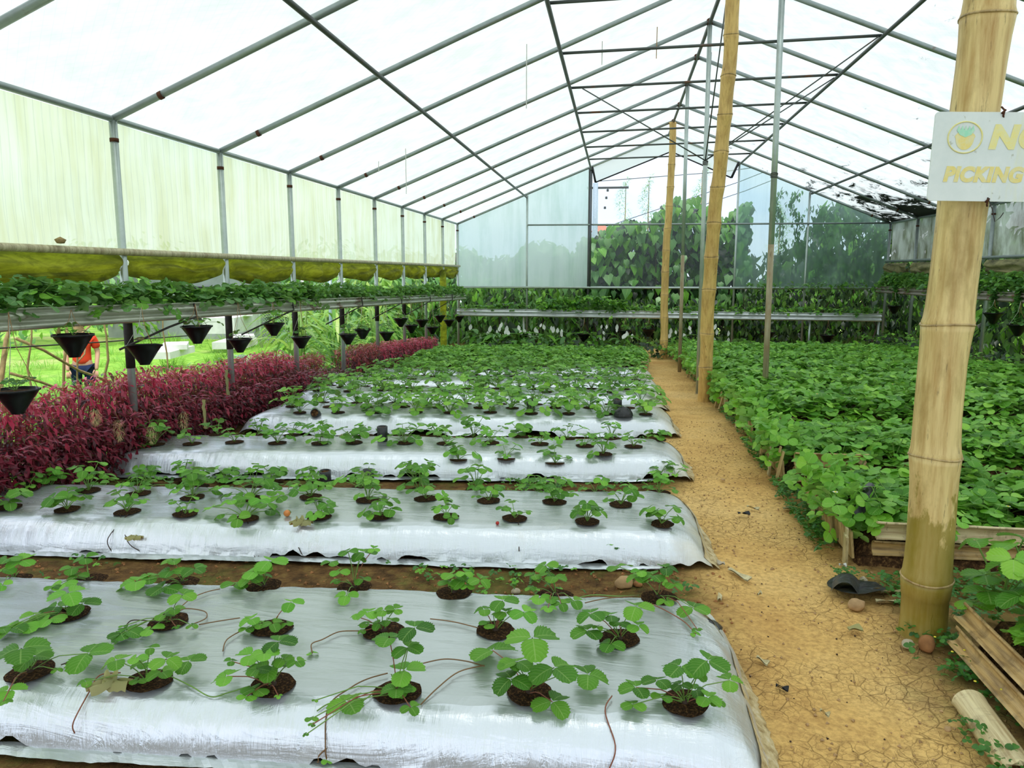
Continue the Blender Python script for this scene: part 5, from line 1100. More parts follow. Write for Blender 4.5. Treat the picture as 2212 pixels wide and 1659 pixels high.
for k, (x, y, nh) in enumerate(((-5.4, 9.6, 3), (-5.6, 10.9, 5), (-5.9, 12.0, 5), (-5.6, 13.4, 4), (-6.0, 14.6, 4))):
    g = zout(x, y); root = leafy('hydrangea', (x, y, g+.25), (.55, .6, .36), 420, .13, ['leaf_vine', 'leaf_bed', 'leaf_lawn'], 'hydrangea shrub with pale blue heads behind the hedge, %s from the front' % NTH[k], 'shrub', 'hydrangeas behind the red hedge')
    for j in range(nh+3): a = rnd(-1.6, 1.2); put('flower_head', HEAD, root, loc=(.42*math.cos(a), .5*math.sin(a), rnd(.30, .52)), rot=(0, 0, rnd(0, 6)), scale=rnd(.9, 1.3))
# ginger-like broad leaves near the back left
GLF = [single_leaf(1, .16, .8, .25, 5), single_leaf(1, .13, 1.1, .2, 5)]
for k in range(9):
    x, y = -4.35-.25*(k % 3)+rnd(-.1, .1), 9.6+k*.62; g = zout(x, y); n = 46; a = U_(0, 6.28, n); h = U_(.15, 1.0, n)
    root = empty('ginger_plant', (x, y, g), 'tall plant with long yellow-green leaves behind the far hedge, %s from the front' % NTH[k], 'plant', 'broad leaved plants behind the far hedge')
    v, t, u, ow = scatter(GLF, np.stack([.15*np.cos(a), .15*np.sin(a), h], 1), U_(.3, .55, n), a-1.57, U_(-.1, 1.0, n)); put('foliage', np_mesh('foliage', v, t, ['leaf_ginger', 'leaf_green'], uv=u, mi=(np.random.rand(n)[ow] > .7).astype(int)), root)
    m = MB()
    for j in range(6): b = rnd(0, 6.28); m.tube([(.05*math.cos(b), .05*math.sin(b), 0), (.16*math.cos(b), .16*math.sin(b), 1.0)], .01, 5); 
    m.obj('canes', 'stem_green', root)
for k, (x, y, rx_, rz_, n, mt) in enumerate(((-9, 22, 2.0, 1.6, 1500, 'leaf_lawn'), (-6.0, 20, 1.6, 1.6, 1500, 'leaf_vine'), (-16, 20, 2.5, 1.7, 1200, 'leaf_lawn'), (-20, 14, 3, 1.9, 1200, 'leaf_vine'), (-11, 27, 3, 2.2, 1500, 'leaf_vine'), (-19, 27, 4, 2.4, 1200, 'leaf_pale_tree'), (-5.5, 17.2, 1.3, 1.1, 1400, 'leaf_ginger'))):
    leafy('garden_tree', (x, y, .4), (rx_, rx_, rz_), n, .26, [mt, 'leaf_vine'], 'leafy tree beyond the garden on the left, ' + ['behind the chain-link fence', 'right of the chain-link fence', 'left of the grey building', 'at the far left edge', 'behind the grey building', 'pale one in the far distance', 'yellow-green one at the back left corner'][k], 'tree', 'trees beyond the garden on the left')

# ---------------------------------------------------------------- child outside
def skin(name, mat, pts, edges, rad, parent, lv=2):
    me = bpy.data.meshes.new(name); me.from_pydata([Vector(p) for p in pts], edges, []); me.materials.append(MATS[mat]); o = put(name, me, parent)
    md = o.modifiers.new('skin', 'SKIN'); sv = me.skin_vertices[0].data if me.skin_vertices else None
    if sv is None:
        bm = bmesh.new(); bm.from_mesh(me); bm.verts.layers.skin.verify(); bm.to_mesh(me); bm.free(); sv = me.skin_vertices[0].data
    for i, r in enumerate(rad): sv[i].radius = (r, r) if not hasattr(r, '__len__') else r
    sv[0].use_root = True; md.use_smooth_shade = True; s = o.modifiers.new('sub', 'SUBSURF'); s.levels = lv; s.render_levels = lv; return o
pe = empty('person', (-7.0, 9.0, -.53), 'child in a red shirt and blue jeans standing outside behind the first hanging pot', 'person', rz=.5)
H_ = 1.32/1.2
def sc(l, k=H_): return [(x*k, y*k, z*k) for x, y, z in l]
skin('body', 'skin', sc([(0, 0, .62), (0, 0, .78), (0, 0, .93), (0, 0, 1.0), (0, -.01, 1.10), (.13, 0, .91), (.17, .02, .74), (.16, -.06, .60), (.155, -.08, .53), (-.13, 0, .91), (-.17, .02, .74), (-.15, -.07, .60), (-.14, -.10, .53), (.07, 0, .56), (.075, -.01, .33), (.08, 0, .08), (-.07, 0, .56), (-.075, -.01, .33), (-.08, 0, .08)]),
     [(0, 1), (1, 2), (2, 3), (3, 4), (2, 5), (5, 6), (6, 7), (7, 8), (2, 9), (9, 10), (10, 11), (11, 12), (0, 13), (13, 14), (14, 15), (0, 16), (16, 17), (17, 18)], [(.10, .075), (.10, .075), (.09, .06), .038, (.08, .09), .042, .034, .026, .024, .042, .034, .026, .024, .065, .048, .034, .065, .048, .034], pe)
skin('shirt', 'shirt_red', sc([(0, 0, .58), (0, 0, .78), (0, 0, .93), (.13, 0, .91), (.165, .02, .78), (-.13, 0, .91), (-.165, .02, .78)]), [(0, 1), (1, 2), (2, 3), (3, 4), (2, 5), (5, 6)], [(.125, .095), (.12, .09), (.10, .075), .058, .058, .058, .058], pe)
skin('jeans', 'jeans', sc([(0, 0, .60), (.07, 0, .54), (.075, -.01, .33), (.08, 0, .06), (-.07, 0, .54), (-.075, -.01, .33), (-.08, 0, .06)]), [(0, 1), (1, 2), (2, 3), (0, 4), (4, 5), (5, 6)], [(.115, .09), .08, .064, .05, .08, .064, .05], pe)
for s in (-1, 1): skin('shoe', 'shoe', sc([(s*.08, .02, .035), (s*.085, -.12, .03)]), [(0, 1)], [.038, .034], pe, 1)
m = MB(); m.lathe([(0, .105), (.05, .095), (.085, .05), (.098, 0), (.09, -.05), (.06, -.075)], (0, .015, 1.12*H_), 14); m.obj('hair', 'hair_black', pe)
m = MB(); m.lathe([(0, .125), (.06, .11), (.10, .05), (.105, .02), (.16, .0)], (0, .0, 1.14*H_), 16); m.obj('hat', 'hat_orange', pe)
for s in (-1, 1): m = MB(); m.lathe([(0, .012), (.011, 0), (0, -.012)], (s*.032, -.092, 1.10*H_), 8); m.obj('eye', 'hair_black', pe)
m = MB(); m.lathe([(0, .02), (.012, -.01), (0, -.016)], (0, -.10, 1.075*H_), 8); m.obj('nose', 'skin', pe)
for s in (-1, 1):
    for k in range(4): x = s*(.138 if s < 0 else .152)*H_; y_ = (-.10 if s < 0 else -.08)*H_; m = MB(); m.tube([(x+.012*(k-1.5), y_, .52*H_), (x+.013*(k-1.5), y_-.012, (.475-.004*abs(k-1.5))*H_), (x+.012*(k-1.5), y_-.004, (.450-.006*abs(k-1.5))*H_)], [.0085, .008, .006], 6); m.obj('finger', 'skin', pe)
    m = MB(); m.tube([(x-s*.018, y_-.01, .535*H_), (x-s*.034, y_-.028, .505*H_), (x-s*.030, y_-.034, .485*H_)], [.010, .009, .007], 6); m.obj('thumb', 'skin', pe)

# ---------------------------------------------------------------- vegetation behind the back wall
HT = [single_leaf(1, .95, .25, .25, 3, True), single_leaf(1, .85, .5, .15, 3, True)]
def mass(name, xr, yr, zf, n, size, mats, label, tm=BR, tilt=(-1.3, -.2), kind='thing', cat='shrub', group=None, yaw=None):
    x = U_(*xr, n); y = U_(*yr, n); z = np.array([zf(a, random.random()) for a in x])
    v, t, u, ow = scatter(tm, np.stack([x-xr[0], y-yr[0], z+.3], 1), size*U_(.6, 1.3, n), (U_(0, 6.28, n) if yaw is None else yaw+np.random.normal(0, .7, n)), U_(*tilt, n), np.random.normal(0, .35, n))
    root = empty(name, (xr[0], yr[0], -.3), label, cat, group)
    put('foliage', np_mesh('foliage', v, t, mats, uv=u, mi=(np.random.rand(n)[ow]*len(mats)).astype(int)), root)
    m = MB()
    for k in range(int((xr[1]-xr[0])*3)):
        a = rnd(0, xr[1]-xr[0]); b = rnd(0, yr[1]-yr[0]); h = max(.4, zf(a+xr[0], .8)); m.tube([(a, b, 0), (a+rnd(-.2, .2), b, h*.6), (a+rnd(-.5, .5), b+rnd(-.2, .2), h+.2)], [.03, .02, .008], 5, 0, False)
    m.obj('branches', 'branch_dark', root)['kind'] = 'stuff'; return root
def topz(x): # outline of the creeper mass seen through the clear panel
    return float(np.interp(x, [-1.2, -.6, -.2, .2, .6, 1.0, 1.4, 1.9, 2.3, 2.8, 3.2], [1.9, 2.15, 2.35, 2.6, 2.35, 2.85, 3.0, 2.85, 2.5, 2.9, 2.7]))
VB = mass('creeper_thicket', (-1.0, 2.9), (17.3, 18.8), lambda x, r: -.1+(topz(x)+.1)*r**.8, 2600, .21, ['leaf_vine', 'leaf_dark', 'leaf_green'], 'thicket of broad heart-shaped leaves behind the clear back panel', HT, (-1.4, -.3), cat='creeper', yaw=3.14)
HM = [[np_mesh('leaf', v, t, [mt], uv=u) for v, t, u in HT] for mt in ('leaf_vine', 'leaf_vine', 'leaf_green')]
for k in range(230):
    x = rnd(-.9, 2.8); tz = topz(x); z = rnd(.1, tz+.05) if k > 70 else tz-rnd(0, .5); me = random.choice(random.choice(HM))
    put('leaf', me, VB, (x+1.0, rnd(-.25, .1), z+.3), (rnd(-1.3, -.5), rnd(-.3, .3), 3.14+rnd(-.8, .8)), rnd(.16, .27))
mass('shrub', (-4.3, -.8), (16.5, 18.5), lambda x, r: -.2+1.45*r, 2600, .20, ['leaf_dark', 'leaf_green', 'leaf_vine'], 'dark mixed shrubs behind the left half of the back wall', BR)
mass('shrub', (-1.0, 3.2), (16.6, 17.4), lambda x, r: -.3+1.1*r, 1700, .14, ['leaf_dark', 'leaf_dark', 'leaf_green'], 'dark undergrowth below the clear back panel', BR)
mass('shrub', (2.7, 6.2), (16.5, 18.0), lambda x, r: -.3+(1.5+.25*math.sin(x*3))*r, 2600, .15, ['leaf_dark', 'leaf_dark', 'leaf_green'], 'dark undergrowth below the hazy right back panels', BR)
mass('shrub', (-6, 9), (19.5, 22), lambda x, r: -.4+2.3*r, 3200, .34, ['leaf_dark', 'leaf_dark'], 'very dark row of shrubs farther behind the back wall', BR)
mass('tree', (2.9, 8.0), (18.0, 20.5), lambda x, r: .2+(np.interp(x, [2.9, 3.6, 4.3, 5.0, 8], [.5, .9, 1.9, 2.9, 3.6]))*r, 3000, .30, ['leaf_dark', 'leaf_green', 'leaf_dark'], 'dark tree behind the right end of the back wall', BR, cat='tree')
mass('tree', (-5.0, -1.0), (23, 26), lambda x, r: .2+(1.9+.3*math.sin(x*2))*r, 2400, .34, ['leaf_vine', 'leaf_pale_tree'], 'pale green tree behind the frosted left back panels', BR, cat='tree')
# creepers hanging on the back wall
def creeper(x, z0, z1, n, w_, lab, dy=.12, size=.09):
    z = U_(z0, z1, n); xx = x+np.array([.08*math.sin(a*4)+.05*math.sin(a*11) for a in z])+np.random.normal(0, w_, n)
    v, t, u, ow = scatter(BR, np.stack([xx-x, U_(0, .12, n), z-z0], 1), size*U_(.6, 1.3, n), U_(0, 6.28, n), U_(-1.4, -.3, n)); root = empty('hanging_creeper', (x, BACK+dy, z0), lab, 'creeper', 'creepers on the outside of the hazy back panels')
    put('foliage', np_mesh('foliage', v, t, ['leaf_green', 'leaf_vine', 'leaf_dark'], uv=u, mi=(np.random.rand(n)[ow]*3).astype(int)), root)
    m = MB(); m.tube([(.08*math.sin((z0+a)*4)+.05*math.sin((z0+a)*11), .05, a) for a in np.linspace(0, z1-z0, 14)], .006, 4); m.obj('vine_stem', 'stem_dark', root)
creeper(3.22, 1.0, 3.05, 260, .05, 'narrow creeper hanging down behind the hazy panel, just right of the wire-tied pole'); creeper(3.55, 1.7, 3.0, 200, .06, 'short loose creeper beside the stud between the two hazy panels')
creeper(4.05, .95, 2.7, 320, .13, 'bushy creeper behind the right end panel, left one'); creeper(4.6, 1.1, 2.55, 260, .12, 'bushy creeper behind the right end panel, middle one'); creeper(5.0, 1.2, 2.3, 260, .12, 'creeper in the back right corner of the wall')
for k in range(4): 
    x = 2.55+k*.8; row_foliage('wall_creeper', (x, BACK-.16, 1.02), (x+.7, BACK-.16, 1.03), 70, .09, .05, .14, ['leaf_green', 'leaf_vine'], 'small creeper leaves along the lower girt of the back wall, %s patch' % NTH[k], BR)
# peace lilies and white flowers under the back gutter
WS = single_leaf(1, .62, -.3, .5, 4); SP = np_mesh('spathe', WS[0], WS[1], ['petal_white'], uv=WS[2]); PLF = [single_leaf(1, .34, .7, .3, 4)]
for k, (x, y) in enumerate(((-2.75, 14.9), (-2.35, 14.7), (-1.95, 14.9), (-1.45, 15.0), (-1.0, 14.9), (-.4, 15.0), (.1, 14.9), (1.2, 15.1), (1.9, 15.1))):
    root = empty('peace_lily', (x, y, zg(y)), 'peace lily with white spathes under the back gutter, %s from the left' % NTH[k], 'plant', 'peace lilies under the back gutter'); n = 46 if x < -1.2 else 30; a = U_(0, 6.28, n)
    v, t, u, ow = scatter(PLF, np.stack([.08*np.cos(a), .08*np.sin(a), U_(.05, .38, n)], 1), U_(.22, .40, n)*(1 if x < -1.2 else .8), a-1.57, U_(-.2, .9, n)); put('foliage', np_mesh('foliage', v, t, ['leaf_green', 'leaf_vine'], uv=u, mi=(np.random.rand(n)[ow] > .7).astype(int)), root)
    m = MB()
    for j in range(5 if x < 0 else 6):
        p = (rnd(-.25, .25), rnd(-.2, 0), rnd(.26, .52)); put('spathe', SP, root, loc=p, rot=(rnd(.7, 1.5), rnd(-.4, .4), rnd(-.6, .6)), scale=rnd(.08, .13)); m.tube([(0, 0, .05), (p[0]*.6, p[1]*.6, p[2]*.6), p], .004, 4, 0, False)
    m.obj('flower_stalks', 'stem_green', root)
# right outside
mass('shrub', (5.9, 8.6), (8, 12.5), lambda x, r: -.3+1.7*r, 2600, .16, ['leaf_green', 'leaf_lawn', 'leaf_bed'], 'sunlit shrubs outside the right wall', BR)
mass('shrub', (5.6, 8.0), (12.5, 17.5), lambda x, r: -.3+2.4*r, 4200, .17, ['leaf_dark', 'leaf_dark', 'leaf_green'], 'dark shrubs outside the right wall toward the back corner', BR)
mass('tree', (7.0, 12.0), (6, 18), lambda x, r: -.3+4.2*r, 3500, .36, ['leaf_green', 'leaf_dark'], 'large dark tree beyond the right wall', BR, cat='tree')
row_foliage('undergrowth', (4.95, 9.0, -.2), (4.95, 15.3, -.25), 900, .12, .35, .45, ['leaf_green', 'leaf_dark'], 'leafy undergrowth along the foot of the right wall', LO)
row_foliage('undergrowth', (-3.0, 14.3, -.25), (4.8, 14.6, -.25), 1200, .13, .5, .28, ['leaf_green', 'leaf_dark'], 'low leafy undergrowth in front of the back gutter', LO)
# far feathery trees, power pole and wires
NE = [single_leaf(1, .16, .5, .1, 2)]
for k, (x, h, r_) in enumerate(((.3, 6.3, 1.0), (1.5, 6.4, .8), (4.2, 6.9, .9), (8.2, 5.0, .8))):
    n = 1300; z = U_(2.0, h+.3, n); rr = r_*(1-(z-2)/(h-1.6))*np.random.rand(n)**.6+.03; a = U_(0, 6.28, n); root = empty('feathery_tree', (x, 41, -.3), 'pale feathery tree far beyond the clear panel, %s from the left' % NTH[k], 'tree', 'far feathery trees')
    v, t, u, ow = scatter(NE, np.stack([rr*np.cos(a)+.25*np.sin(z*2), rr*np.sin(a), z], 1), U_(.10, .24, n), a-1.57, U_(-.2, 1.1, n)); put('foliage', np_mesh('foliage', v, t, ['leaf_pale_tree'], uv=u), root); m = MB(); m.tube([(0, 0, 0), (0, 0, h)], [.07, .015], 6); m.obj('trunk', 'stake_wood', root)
pp = empty('power_pole', (-1.0, 32, -.3), 'pale power pole with crossarm seen through the clear panel', 'pole'); m = MB(); m.tube([(0, 0, 0), (0, 0, 5.3)], [.14, .11], 10); m.obj('shaft', 'power_pole', pp)
m = MB(); m.box((.5, 0, 5.1), (1.7, .08, .08)); m.box((.6, 0, 3.6), (1.2, .06, .06)); m.obj('crossarm', 'wire_dark', pp)
for z, x in ((5.0, .5), (4.3, .4), (3.6, .5), (4.7, .45)): m = MB(); m.lathe([(0, -.06), (.06, -.04), (.04, 0), (.06, .03), (0, .06)], (x, 0, z), 8); m.obj('insulator', 'wire_dark', pp)
m = MB()
for a, b in (((-.2, 3.3), (9.5, 6.8)), ((.2, 3.0), (9.6, 6.4)), ((-1, 5.0), (9, 5.9))): m.tube([(a[0], 31.5, a[1]), ((a[0]+b[0])/2, 31.5, (a[1]+b[1])/2-.15), (b[0], 31.5, b[1])], .018, 4)
o = m.obj('overhead_wire', 'wire_dark', pp); o.location = -pp.location; o['kind'] = 'stuff'
hs = empty('house', (-.8, 36, 1.5), 'orange roofed house just showing above the creepers at the left of the clear panel', 'house'); m = MB(); m.add([(-.5, 0, 1.75), (.35, 0, 1.75), (.1, 2, 2.2), (-.3, 2, 2.2), (-.5, 4, 1.75), (.35, 4, 1.75)], [(0, 1, 2, 3), (3, 2, 5, 4), (0, 3, 4), (1, 5, 2)], 0, False); m.obj('roof', 'roof_orange', hs); m = MB(); m.box((-.08, 2, .05), (.8, 3.6, 3.2)); m.obj('wall', 'white_block', hs)

# ---------------------------------------------------------------- small things on the beds and the path
def stone(name, p, s, mat, label, grp=None, flat=.7):
    bm = bmesh.new(); bmesh.ops.create_icosphere(bm, subdivisions=3, radius=1)
    for v in bm.verts: 
        k = 1+.22*hnoise(v.co.x, v.co.y+v.co.z, 1.3, p[0]*9); v.co = Vector((v.co.x*s[0], v.co.y*s[1], v.co.z*s[2]))*k
        if v.co.z < -s[2]*.45: v.co.z = -s[2]*.45
    me = bpy.data.meshes.new(name); bm.to_mesh(me); bm.free(); me.materials.append(MATS[mat]); me.polygons.foreach_set('use_smooth', [True]*len(me.polygons)); o = put(name, me, loc=(p[0], p[1], p[2]+s[2]*.43), rot=(0, 0, p[0]*7)); return tag(o, label, 'stone', grp)
stone('stone', (.99, 3.06, -.01), (.038, .030, .028), 'stone', 'pale tan stone on the path beside the black plastic scrap')
stone('stone', (1.135, 2.735, -.005), (.032, .026, .036), 'stone_brown', 'reddish brown stone at the foot of the near bamboo post')
stone('stone', (1.075, 2.745, -.005), (.026, .020, .018), 'stone_pale', 'grey-white stone left of the reddish one by the near bamboo post')
stone('stone', (.055, 3.13, -.005), (.040, .028, .034), 'stone', 'orange-tan stone on the soil strip behind the nearest silver bed')
stone('stone', (.115, 3.15, -.005), (.020, .02, .016), 'stone_brown', 'small brown stone beside the orange-tan one on the soil strip')
stone('stone', (-.40, 3.0, -.005), (.020, .016, .014), 'stone_pale', 'small pale stone on the soil strip near the back row')
stone('stone', (1.10, 3.33, -.005), (.018, .016, .016), 'stone_pale', 'small cream stone behind the black plastic scrap')
stone('stone', (.60, 1.95, -.005), (.010, .008, .008), 'stone_pale', 'tiny pale pebble on the path at the bottom of the picture')
stone('stone', (1.00, 2.22, -.005), (.012, .010, .008), 'stone', 'tiny tan pebble on the path left of the fallen half bamboo'); stone('stone', (.71, 4.93, -.005), (.018, .014, .008), 'stone', 'flat pebble on the path beside the third bed')
# black plastic scrap
m = MB(); P = [[(.115*math.cos(a)*r, .115*math.sin(a)*r*(1+.15*math.sin(a*3)), .012+.03*max(0, math.sin(a*1.0+2.6))*r*r+.010*hnoise(a, r, 2)) for a in np.linspace(0, 6.2832, 25)] for r in (.05, .4, .7, 1.0)]; m.grid(P)
P = [[(-.10+.11*s+.012*t, -.08+.16*t, .010+.052*math.sin(math.pi*s)*(1-.35*t)+.006*hnoise(s*3, t*3, 1)) for s in np.linspace(0, 1, 12)] for t in np.linspace(0, 1, 8)]; m.grid(P)
tag(m.obj('plastic_scrap', 'black_bag', loc=(1.035, 3.22, .0), rot=(0, 0, -.25)), 'crumpled black plastic scrap lying on the path by the near bamboo post', 'plastic')
# fallen half bamboo
o = put('half_bamboo', split_bamboo('half_bamboo', .36, .050, 'plank_pale', nodes=0, seg=14), loc=(1.075, 2.385, .008)); o.rotation_euler = (math.pi/2, 0, 0); o.rotation_mode = 'XYZ'
o.matrix_world = Matrix.Translation((1.125, 2.37, -.004)) @ Matrix.Rotation(math.atan2(-.33, -.02), 4, 'Z') @ Matrix.Rotation(math.pi/2, 4, 'X')
tag(o, 'pale half of a split bamboo lying rounded side up on the path', 'bamboo')
def chip(p, L, w_, rz_, mat, label, name='bamboo_chip', cat='chip', grp='chips on the path', zc=.006):
    m = MB(); P = [[(L*(s-.5), w_*(t-.5)*(1-.5*abs(s-.5)), zc+.006*math.sin(s*5+t*3)) for t in (0, .5, 1)] for s in np.linspace(0, 1, 7)]; m.grid(P); Q = [[(x, y, z-.005) for x, y, z in r] for r in P]; m.grid(Q); tag(m.obj(name, mat, loc=p, rot=(0, 0, rz_)), label, cat, grp)
chip((.57, 3.32, 0), .13, .035, -1.0, 'bamboo_pale', 'large pale husk at the front right corner of the second silver bed'); chip((.80, 4.33, 0), .07, .02, -.5, 'bamboo_pale', 'pale bamboo chip on the path beside the second bed'); chip((.45, 3.06, 0), .06, .02, 1.4, 'bamboo_pale', 'small pale splinter on the soil below the second bed corner')
chip((.53, 2.55, 0), .05, .02, -.9, 'bamboo_pale', 'pale chip beside the black tear at the nearest bed end'); chip((.92, 2.85, 0), .06, .04, .3, 'dry_leaf', 'curled tan leaf on the path left of the near bamboo foot', 'dry_leaf', 'leaf'); chip((.73, 4.22, 0), .07, .03, .2, 'flag_dark', 'dark flake on the path beside the second bed', 'bark_flake')
chip((1.0, 4.35, 0), .07, .05, .2, 'dry_leaf', 'pair of tan leaves on the path below the third bed edge', 'dry_leaf', 'leaf'); chip((1.06, 3.50, 0), .035, .015, .1, 'white_block', 'small white scrap on the path near the clover', 'paper_scrap'); chip((1.19, 3.22, 0.0), .12, .03, .1, 'bamboo_pale', 'pale slat lying behind the near bamboo post'); chip((1.15, 3.12, .0), .14, .03, .05, 'bamboo_pale', 'second pale slat lying beside the near bamboo post')
chip((.66, 2.25, 0), .03, .012, -.7, 'bamboo_pale', 'tiny pale splinter in the middle of the cracked path'); chip((.56, 2.38, 0), .04, .015, -.4, 'flag_dark', 'small dark bark flake near the nearest bed end', 'bark_flake')
chip((.62, 3.12, 0), .04, .012, 1.0, 'bamboo_pale', 'thin splinter on the path below the husk'); chip((.5, 3.42, .01), .05, .03, 1.8, 'stone_pale', 'pale curled scrap under the husk at the second bed corner', 'husk_scrap')
# nursery bags on the beds
def bag(bi, x, y, h, tl, label):
    root = empty('seedling_bag', (x, y, bed_z(bi, x, y)), label, 'bag', 'black seedling bags standing on the silver beds'); m = MB(); m.lathe([(0, 0), (.034, 0), (.038, .01), (.036, h*.5), (.038, h), (.033, h*1.02), (.031, h*.9)], (0, 0, 0), 12, 0, .06); m.obj('bag_shell', 'black_bag', root, rot=(tl, 0, 0)); m = MB(); m.lathe([(0, h*.92), (.032, h*.9)], (0, 0, 0), 10); m.obj('soil', 'pot_soil', root, rot=(tl, 0, 0))
bag(2, -1.61, 4.98, .105, .05, 'tall black seedling bag on the third silver bed, its right one'); bag(2, -1.83, 4.47, .085, .1, 'short black seedling bag on the third silver bed, its left one'); bag(2, -1.56, 4.51, .09, -.1, 'black seedling bag beside a hole on the third silver bed, middle one')
bag(3, -.72, 6.34, .10, 0, 'black seedling bag on the fourth silver bed'); bag(3, -2.49, 5.95, .06, 1.2, 'black seedling bag lying at the left of the fourth silver bed'); bag(3, .02, 6.5, .09, .1, 'black seedling bag near the path on the fourth silver bed'); bag(2, -.95, 5.38, .05, 1.3, 'collapsed black bag behind the third silver bed')
m = MB(); P = [[(.08*math.cos(a)*math.cos(b), .06*math.sin(a)*math.cos(b), .075*math.sin(b)*(1+.2*hnoise(a, b, 1.5))) for a in np.linspace(0, 6.2832, 17)] for b in np.linspace(0, 1.57, 7)]; m.grid(P); tag(m.obj('plastic_bag', 'black_bag', loc=(.07, 6.22, bed_z(3, .07, 6.3))), 'crumpled grey-black plastic bag near the path on the fourth silver bed', 'bag')
# dry leaves on the beds
def dry(bi, x, y, s, label, n=3, dz=.012):
    root = empty('dry_leaf', (x, y, bed_z(bi, x, y)+dz), label, 'dry leaf', 'dry leaves lying on the silver beds')
    for k in range(n):
        m = MB(); a0 = k*2.1; P = [[(s*(u-.5)*math.cos(a0)-s*.5*(w_-.5)*math.sin(a0)+.3*s*math.cos(a0), s*(u-.5)*math.sin(a0)+s*.5*(w_-.5)*math.cos(a0)+.3*s*math.sin(a0), .35*s*abs(math.sin(w_*4+k))+.15*s*hnoise(u*4, w_*4, 1, k)) for w_ in np.linspace(0, 1, 6)] for u in np.linspace(0, 1, 7)]; m.grid(P); m.obj('leaflet', 'dry_leaf', root)
dry(0, -1.42, 1.83, .075, 'curled brown dry leaf beside the second front hole of the nearest bed'); dry(1, -2.255, 3.15, .05, 'dry brown leaf hanging on the front of the second bed'); dry(1, -1.47, 3.27, .07, 'crumpled tan dry leaf on the front of the second bed'); dry(2, -1.98, 5.2, .05, 'withered pale leaf on the third silver bed'); dry(2, -.36, 4.66, .05, 'orange-brown withered leaf on the front of the third bed')
def berry(bi, x, y, r, mat, label):
    o = MB(); o.lathe([(0, -r*1.2), (r*.55, -r*.7), (r, 0), (r*.8, r*.6), (0, r*.8)], (0, 0, 0), 12); root = empty('strawberry', (x, y, bed_z(bi, x, y)+r), label, 'fruit'); o.obj('fruit', mat, root, rot=(1.3, 0, .4)); c = MB(); c.lathe([(0, .002), (r*.9, 0), (r*.4, .004)], (0, 0, 0), 5); c.obj('calyx', 'stem_green', root, loc=(0, r*.8, 0), rot=(1.3, 0, .4))
berry(1, -1.58, 3.36, .017, 'berry_orange', 'orange unripe strawberry above the crumpled leaf on the second bed'); berry(1, -.54, 3.38, .009, 'berry_red', 'tiny red strawberry at the front edge of the second bed'); berry(0, -1.02, 1.93, .013, 'leaf_fresh', 'green unripe strawberry hanging at a front row plant of the nearest bed')
# black tear at the near bed's end, small plant slit in the second bed's skirt
m = MB(); m.lathe([(0, .004), (.020, .003), (.035, -.004)], (0, 0, 0), 9, 0, .4); tag(m.obj('film_tear', 'black_bag', loc=(.375, 2.60, bed_z(0, .375, 2.6)+.004), rot=(0, .5, 0)), 'black torn patch in the film near the path end of the nearest bed', 'tear')
def clump(p, sc_, lab): small_plant('seedling', p, PR[4], sc_, lab, None, ['weed', 'leaf_fresh'], 'mid', 1, 'seedling')
clump((.02, 3.36, .07), .6, 'tiny seedling growing from a slit in the front of the second bed'); clump((.39, 4.76, .05), 1.1, 'pale weed seedling at the front right of the third bed'); clump((-1.55, 3.05, .0), .6, 'small weed seedling on the soil behind the nearest bed'); clump((.33, 3.12, .0), .5, 'tiny seedling on the soil below the second bed corner')
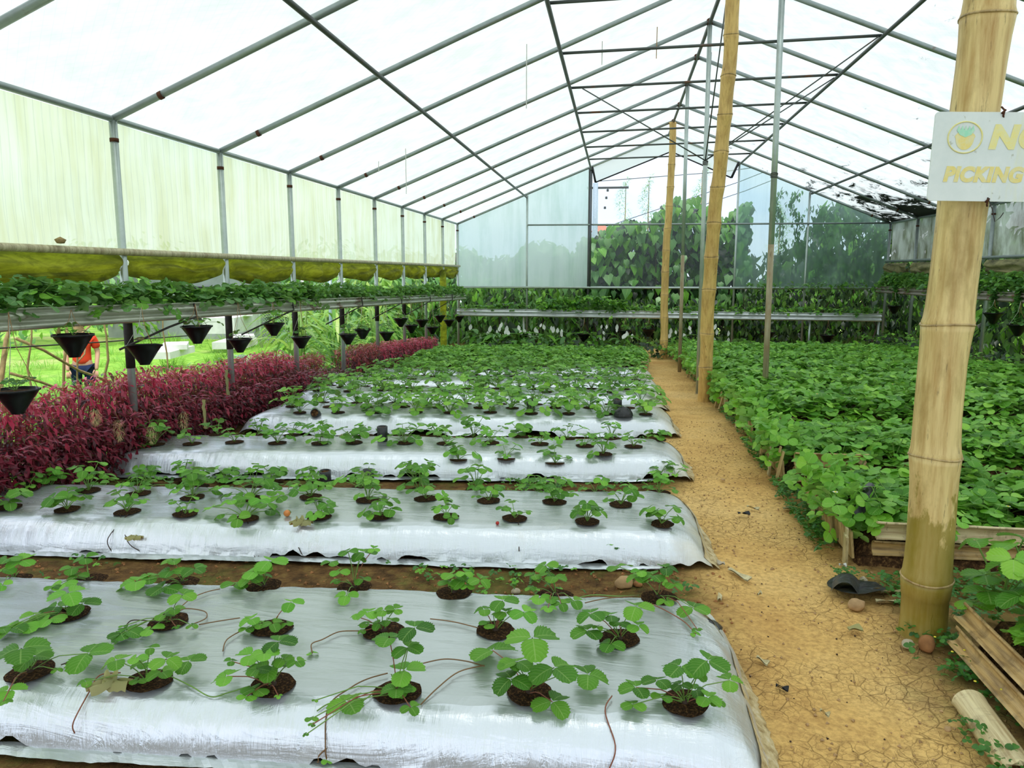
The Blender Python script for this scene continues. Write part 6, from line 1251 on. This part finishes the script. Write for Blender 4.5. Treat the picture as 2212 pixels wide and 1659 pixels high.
# white strawberry blossoms
PE = single_leaf(1, .95, .1, .15, 2)
def blossom(p, s, lab):
    ps = []
    for k in range(5): v, t, u = PE; ps.append((v*s @ rx(.2).T @ rz(k*1.2566).T, t, u))
    v, t, u = join(ps); root = empty('strawberry_blossom', p, lab, 'flower', 'white blossoms in the bamboo edged beds'); put('petals', np_mesh('petals', v, t, ['petal_white'], uv=u), root); m = MB(); m.lathe([(0, .005), (.005, .003), (.006, 0)], (0, 0, 0), 8); m.obj('flower_centre', 'yellow_dot', root); m = MB(); m.tube([(0, 0, 0), (.01, .01, -.08), (.015, .03, -.14)], .0012, 4); m.obj('flower_stalk', 'stem_green', root)
blossom((1.02, 3.55, .335), .014, 'white strawberry blossom at the path corner of the second bamboo edged bed'); blossom((1.85, 3.72, .25), .013, 'white blossom behind the near bamboo post in the second edged bed'); blossom((1.62, 6.3, .37), .014, 'white blossom in the fourth edged bed'); blossom((2.4, 6.9, .38), .014, 'white blossom farther in among the fourth edged bed leaves')
for k in range(9):
    root = MB(); root.lathe([(0, .003), (.004, .002), (.005, 0)], (0, 0, 0), 6); tag(root.obj('clover_flower', 'yellow_dot', loc=(rnd(1.05, 1.5) if k > 4 else rnd(1.1, 1.22), rnd(2.95, 3.45) if k > 4 else rnd(2.2, 2.8), .055)), 'tiny yellow clover flower near the foot of the near bamboo post', 'flower', 'tiny yellow clover flowers')
# grey pipe in the second edged bed, strips hanging from the roof
m = MB(); m.tube([(0, 0, 0), (.10, .16, .07), (.13, .22, .09)], .028, 12); tag(m.obj('irrigation_pipe', 'black_bag', loc=(1.13, 3.60, .20)), 'dark grey plastic pipe among the leaves at the path corner of the second edged bed', 'pipe')
for k, (x, y, z, L) in enumerate(((.33, 8.0, 3.75, .30), (-.2, 7.7, 3.55, .22), (-.85, 7.0, 3.35, .55), (-2.4, 8.5, 2.72, .5), (-2.75, 8.6, 2.6, .12))):
    m = MB(); m.grid([[(.008*(j-.5), .004*math.sin(i*1.3), -L*i/8) for j in (0, 1)] for i in range(9)]); tag(m.obj('tape_strip', 'string_tan' if k < 1 else 'string_white', loc=(x, y, z)), 'thin torn strip hanging from the roof sheeting, %s' % ['tan one near the ridge', 'pale one left of the tan one', 'long white thread left of the ridge', 'long white one by the left wall', 'short one by the left wall'][k], 'strip', 'strips hanging from the roof')
m = MB(); m.lathe([(0, .03), (.035, .012), (.022, -.01), (0, -.012)], (0, 0, 0), 6); tag(m.obj('wood_block', 'stake_wood', loc=(-3.33, 4.18, 1.52)), 'small brown wooden block resting on the left side rail', 'block')
